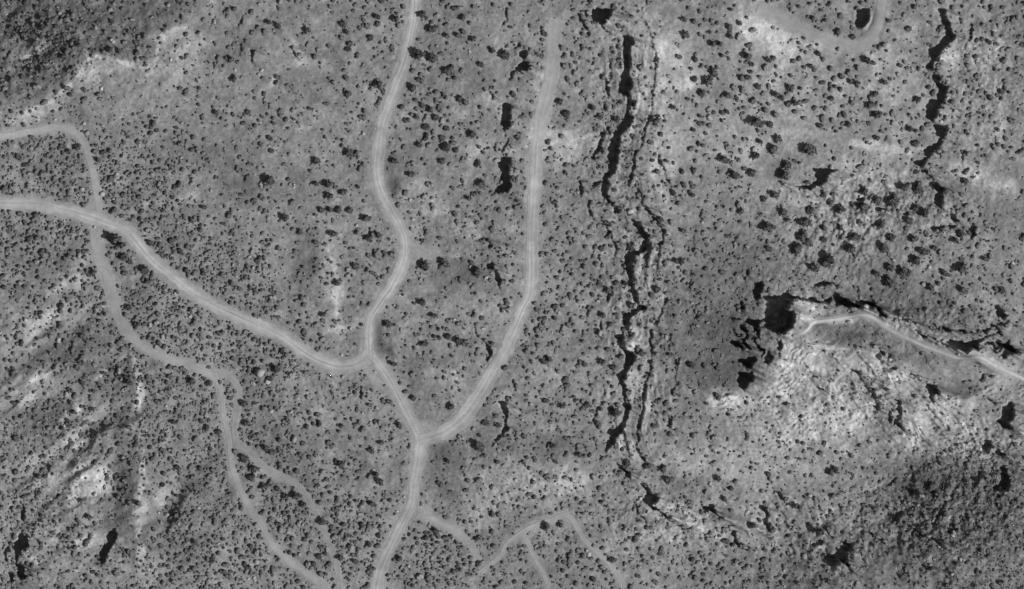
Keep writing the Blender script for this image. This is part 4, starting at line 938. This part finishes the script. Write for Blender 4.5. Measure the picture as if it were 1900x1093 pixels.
def scatter_mesh(name, templates, px, py, pr, hfac, tone, mat, sink=0.12, split=None):
    vs, fs, ts, n = [], [], [], 0
    which = rng.integers(0, len(templates), len(px)) if split is None else np.where(pr < 3.9, rng.integers(0, split, len(px)), rng.integers(split, len(templates), len(px)))
    zb = ground(px, py)
    X, Y = W(px, py)
    for t, (tv, tf) in enumerate(templates):
        s = np.nonzero(which == t)[0]
        if len(s) == 0:
            continue
        a = rng.uniform(0, 2 * math.pi, len(s)); ca, sa = np.cos(a), np.sin(a)
        r = pr[s] * S; hh = r * hfac * rng.uniform(0.75, 1.3, len(s)); el = rng.uniform(0.85, 1.15, len(s))
        vx = (tv[None, :, 0] * ca[:, None] - tv[None, :, 1] * sa[:, None]) * (r * el)[:, None] + X[s][:, None]
        vy = (tv[None, :, 0] * sa[:, None] + tv[None, :, 1] * ca[:, None]) * (r / el)[:, None] + Y[s][:, None]
        vz = tv[None, :, 2] * hh[:, None] + zb[s][:, None] - sink * r[:, None]
        vs.append(np.stack([vx, vy, vz], -1).reshape(-1, 3))
        fs.append((tf[None] + (n + np.arange(len(s)) * len(tv))[:, None, None]).reshape(-1, 3))
        ts.append((tone[s][:, None] * np.random.default_rng(t).uniform(0.8, 1.2, (1, len(tv)))).ravel())
        n += len(s) * len(tv)
    return mesh_np(name, np.vstack(vs), np.vstack(fs), mat, "tone", np.concatenate(ts))


print('shrubs', len(px_), 'tufts', len(tx), 'terrain', NX * NY)
shr_t = [shrub_template(k, 2) for k in range(6)] + [shrub_template(20 + k, 4) for k in range(5)]
tone_s = 0.120 * np.exp(rng.normal(0, 0.36, len(px_)))
tag(link("shrub_cover", scatter_mesh("shrub_cover", shr_t, px_, py_, pr_, 0.62, tone_s, MAT_SHRUB, split=6)),
    "countless small dark desert shrubs dotting the ground everywhere", "shrubs", kind="stuff")
tuft_t = [shrub_template(60 + k, 1) for k in range(3)]
tag(link("scrub_tufts", scatter_mesh("scrub_tufts", tuft_t, tx, ty, trr, 0.8, 0.10 * np.exp(rng.normal(0, 0.25, len(tx))), MAT_SHRUB)),
    "tiny dark tufts of scrub between the larger shrubs", "tufts", kind="stuff")

# loose rock along the scarps and on the rough ground
N3 = 60000
kx = rng.uniform(-40, 1940, N3); ky = rng.uniform(-40, 1133, N3)
near = sample(blur(MG, 4), kx, ky)
rg_ = sample(rough, kx, ky)
pk = 0.012 + 0.10 * np.clip(rg_ - 0.2, 0, 1) + 0.30 * np.clip(near * 2.2, 0, 1) * (near > 0.03)
kp = (rng.random(N3) < pk) & (sample(RD, kx, ky) > 2.5) & (sample(MG, kx, ky) < 0.6)
kx, ky = kx[kp], ky[kp]
kr = np.clip(np.exp(rng.normal(0.35, 0.5, len(kx))), 0.6, 4.6)
g_ = np.random.default_rng(5)
rock_t = [(lump(g_, (0, 0, 0.35), 0.95, 0.35, 0.7), ICOF) for _ in range(5)]
rtone = sample(soil, kx, ky) * rng.uniform(0.95, 1.45, len(kx))
tag(link("rock_rubble", scatter_mesh("rock_rubble", rock_t, kx, ky, kr, 1.0, rtone, MAT_ROCK)),
    "loose grey rock rubble strewn along the scarps and rough slopes", "rubble", kind="stuff")

# ------------------------------------------------------------------ labels by landmarks
LAND = [(150, 60, "the shaded slope in the upper left corner"), (230, 130, "the pale rim in the upper left"), (90, 290, "the dense scrub inside upper left track"), (400, 150, "the open ground below the pale rim"),
        (470, 100, "the small dark crack near the upper left"), (600, 60, "the top edge left of winding road"), (650, 160, "the upper winding road, left side"), (510, 220, "the scrub flat left of the winding road"),
        (230, 460, "the left road and wash crossing"), (300, 500, "the lower side of the left road"), (200, 300, "the bottom end of the upper left track"), (500, 340, "the grey flat in the upper centre left"), (610, 350, "the thicket left of the winding road"), (690, 430, "the winding road where it bends right"), (640, 490, "the scrub left of the road spur"),
        (800, 60, "the top edge right of winding road"), (790, 110, "the winding road beside its upper straight"), (870, 110, "the open hollow left of the upper crack"), (800, 220, "the thicket right of the winding road"), (870, 260, "the slope above the middle left crack"), (770, 320, "the inner curve of the winding road"), (885, 340, "the middle crack left of the straight road"),
        (790, 490, "the short road spur in the centre"), (885, 510, "the small crack below the road spur"), (800, 570, "the upper part of the road triangle"), (730, 600, "the dark bank at the central fork"), (850, 630, "the dark thicket inside the road triangle"), (780, 730, "the lower tip of the road triangle"), (900, 790, "the crack below the straight road"),
        (1045, 200, "the pale clearing beside the straight road"), (1110, 230, "the left brink of the main crack"), (1060, 370, "the scrub right of the straight road"), (1000, 480, "the middle of the straight road"), (1110, 480, "the bend of the main crack"), (1020, 590, "the straight road, lower right side"), (1120, 580, "the narrow lower main crack"), (1000, 660, "the scrub between road and main crack"), (1140, 760, "the foot of the main crack"), (1040, 830, "the dark flat below the main crack"),
        (1270, 60, "the pale slope right of the main crack"), (1330, 140, "the wooded slope right of the main crack"), (1400, 220, "the upper right clearing"), (1240, 320, "the pale strip right of the second crack"), (1340, 310, "the rocky slope left of the curved crack"), (1260, 480, "the second crack"), (1400, 320, "the left side of the curved crack"), (1260, 680, "the smooth dark slope right of the cracks"),
        (1460, 160, "the scrub below broad upper right track"), (1560, 60, "the block of shade at the top right"), (1600, 120, "the bend of broad upper right track"), (1540, 220, "the flat above the upper right clearing"), (1650, 200, "the scrub left of the far right crack"), (1700, 260, "the lower end of the far right crack"), (1850, 170, "the right edge beyond the far right crack"),
        (1500, 260, "the lower rim of the upper right clearing"), (1490, 370, "the upper left of the wooded mesa"), (1490, 440, "the left side of the wooded mesa"), (1530, 490, "the lower left of the wooded mesa"), (1590, 380, "the upper middle of the wooded mesa"), (1600, 450, "the middle of the wooded mesa"), (1670, 390, "the upper right of the wooded mesa"), (1690, 450, "the right side of the wooded mesa"), (1660, 510, "the lower edge of the wooded mesa"), (1770, 430, "the hooked crack by the right edge"), (1790, 520, "the scrub right of the mesa"), (1720, 580, "the cliffs above the ridge path"),
        (250, 600, "the bend of the sandy wash"), (350, 700, "the fork of the sandy wash"), (450, 740, "the right bank of the wash fork"), (500, 690, "the big boulder left of the central fork"), (160, 710, "the badlands at the left edge"), (340, 860, "the scrub between badlands and wash"), (460, 850, "the right fork of the wash"), (370, 1010, "the bottom left scrub"), (540, 940, "the dark lower wash"), (590, 1030, "the bottom end of the dark wash"), (700, 880, "the open ground left of the lower road"), (640, 950, "the scrub left of the lower road"), (670, 790, "the flat left of the lower road tip"), (820, 860, "the dark slope right of the lower road"), (800, 1000, "the bottom right side of the lower road"), (880, 820, "the big dark bush below the road junction"), (900, 1040, "the bottom edge below the short track"), (1030, 980, "the peaked track at the bottom"), (980, 920, "the pale slabs above the peaked track"), (1210, 880, "the chain of hollows below the main crack"), (1340, 910, "the lower middle hollows"), (1540, 880, "the pale slope above the dark corner"), (1720, 920, "the dark lower right corner"), (1500, 960, "the broken rocks at the bottom right"), (1620, 690, "the slope below the ridge path"), (1420, 760, "the pale sand apron"), (1540, 590, "the start of the ridge path")]
LN = np.array([(a, b) for a, b, _ in LAND], float)


def ordinal(k):
    w = ["leftmost", "second", "third", "fourth", "fifth", "sixth", "seventh", "eighth", "ninth", "tenth", "eleventh", "twelfth"]
    return w[k] if k < 12 else "%dth" % (k + 1)


def label_all(items, noun, alone):
    """items: list of (x, y) -> label list, ranked from the left around the nearest landmark"""
    grp = {}
    for n, (x, y) in enumerate(items):
        grp.setdefault(int(np.argmin((LN[:, 0] - x) ** 2 + (LN[:, 1] - y) ** 2)), []).append(n)
    out = [None] * len(items)
    for L, mem in grp.items():
        mem.sort(key=lambda n: items[n][0])
        ph = LAND[L][2]
        for k, n in enumerate(mem):
            if len(mem) == 1:
                out[n] = "%s by %s" % (alone, ph)
            elif k == 0:
                out[n] = "leftmost of the %s by %s" % (noun, ph)
            elif k == len(mem) - 1:
                out[n] = "rightmost of the %s by %s" % (noun, ph)
            else:
                out[n] = "%s from left of the %s by %s" % (ordinal(k), noun, ph)
    return out


# ------------------------------------------------------------------ the larger junipers, one by one
crowns = []
for k in range(7):
    v, f = tree_template(300 + k, 0)
    crowns.append(mesh_np("crown", v, f, MAT_CROWN))
trunks = []
for k in range(3):
    v, f = trunk_template(400 + k)
    trunks.append(mesh_np("trunk", v, f, MAT_TRUNK))
tl = label_all([(x, y) for x, y, r in big], "dark junipers", "lone dark juniper")
for n, (x, y, r) in enumerate(big):
    X, Y = W(x, y)
    root = link("juniper_tree", None)
    root.empty_display_size = 0.5
    root.location = (float(X), float(Y), float(ground(np.array([x]), np.array([y]))[0]))
    root.rotation_euler = (0, 0, float(rng.uniform(0, 6.28)))
    rr = r * S * (1.14 if (1420 < x < 1800 and 270 < y < 560) else 1.02)
    tall = 1.0
    if 205 < x < 235 and 430 < y < 465:
        tall = 2.2
    e = float(rng.uniform(0.9, 1.1))
    root.scale = (rr * e, rr / e, rr * float(rng.uniform(0.55, 0.82)) * tall)
    tag(root, tl[n], "tree", "larger junipers scattered over the desert")
    link("crown", crowns[int(rng.integers(0, 7))], root)
    link("trunk", trunks[int(rng.integers(0, 3))], root)

# ------------------------------------------------------------------ boulders
BO = []


def bo(ox, oy, pts):
    BO.extend([p[:3] for p in T(ox, oy, pts)])


bo(0, 0, [(610, 895, 15), (630, 960, 19), (1705, 510, 13), (645, 465, 13)])
bo(0, 270, [(740, 350, 20), (595, 315, 18), (290, 325, 14), (845, 208, 13), (815, 200, 11), (655, 335, 12), (685, 590, 12)])
bo(470, 540, [(50, 595, 34), (105, 650, 24), (880, 585, 14), (640, 465, 12), (925, 750, 12), (130, 870, 16)])
bo(470, 810, [(1040, 540, 12), (10, 270, 22), (50, 240, 18), (870, 245, 14)])
bo(940, 540, [(880, 790, 22)])
bo(940, 270, [(1790, 30, 22), (895, 480, 26)])
bo(1420, 270, [(640, 230, 18), (845, 215, 20), (1190, 880, 16), (208, 520, 14), (930, 830, 14)])
bo(1420, 540, [(1055, 245, 20), (720, 115, 22), (690, 50, 16), (200, 320, 14)])
bo(1420, 810, [(1345, 710, 18), (1250, 785, 18), (1320, 435, 16), (285, 868, 24), (1160, 935, 20), (1400, 880, 16), (440, 65, 16), (1700, 380, 20), (530, 890, 14)])
bo(940, 810, [(1015, 352, 16), (1165, 562, 16), (1745, 545, 16)])


def boulder_mesh(seed):
    g = np.random.default_rng(seed)
    # subdivide once, then chip into facets
    v = [tuple(p) for p in ICO]; f = []
    cache = {}

    def mid(a, b):
        key = (min(a, b), max(a, b))
        if key not in cache:
            m = (np.array(v[a]) + np.array(v[b])) / 2; m /= np.linalg.norm(m); v.append(tuple(m)); cache[key] = len(v) - 1
        return cache[key]
    for a, b, c in ICOF:
        ab, bc, ca = mid(a, b), mid(b, c), mid(c, a)
        f += [(a, ab, ca), (b, bc, ab), (c, ca, bc), (ab, bc, ca)]
    v = np.array(v)
    for k in range(9):
        n = g.normal(size=3); n[2] = abs(n[2]); n /= np.linalg.norm(n); dd = g.uniform(0.6, 0.85)
        s = v @ n
        v = v - np.maximum(s - dd, 0)[:, None] * n
    v *= 1 + 0.05 * g.uniform(-1, 1, (len(v), 1))
    v[:, 2] = v[:, 2] * 0.8 + 0.25
    return mesh_np("boulder", v * np.array([1.15, 0.95, 1]), np.array(f), MAT_BOULDER)


bms = [boulder_mesh(500 + k) for k in range(5)]
bl = label_all([(x, y) for x, y, r in BO], "pale boulders", "pale weathered boulder")
for n, (x, y, r) in enumerate(BO):
    X, Y = W(x, y)
    o = link("boulder", bms[n % 5])
    o.location = (float(X), float(Y), float(ground(np.array([x]), np.array([y]))[0]))
    o.rotation_euler = (0, 0, float(rng.uniform(0, 6.28)))
    o.scale = (r * S, r * S, r * S * float(rng.uniform(0.8, 1.1)))
    tag(o, bl[n], "boulder", "pale boulders")
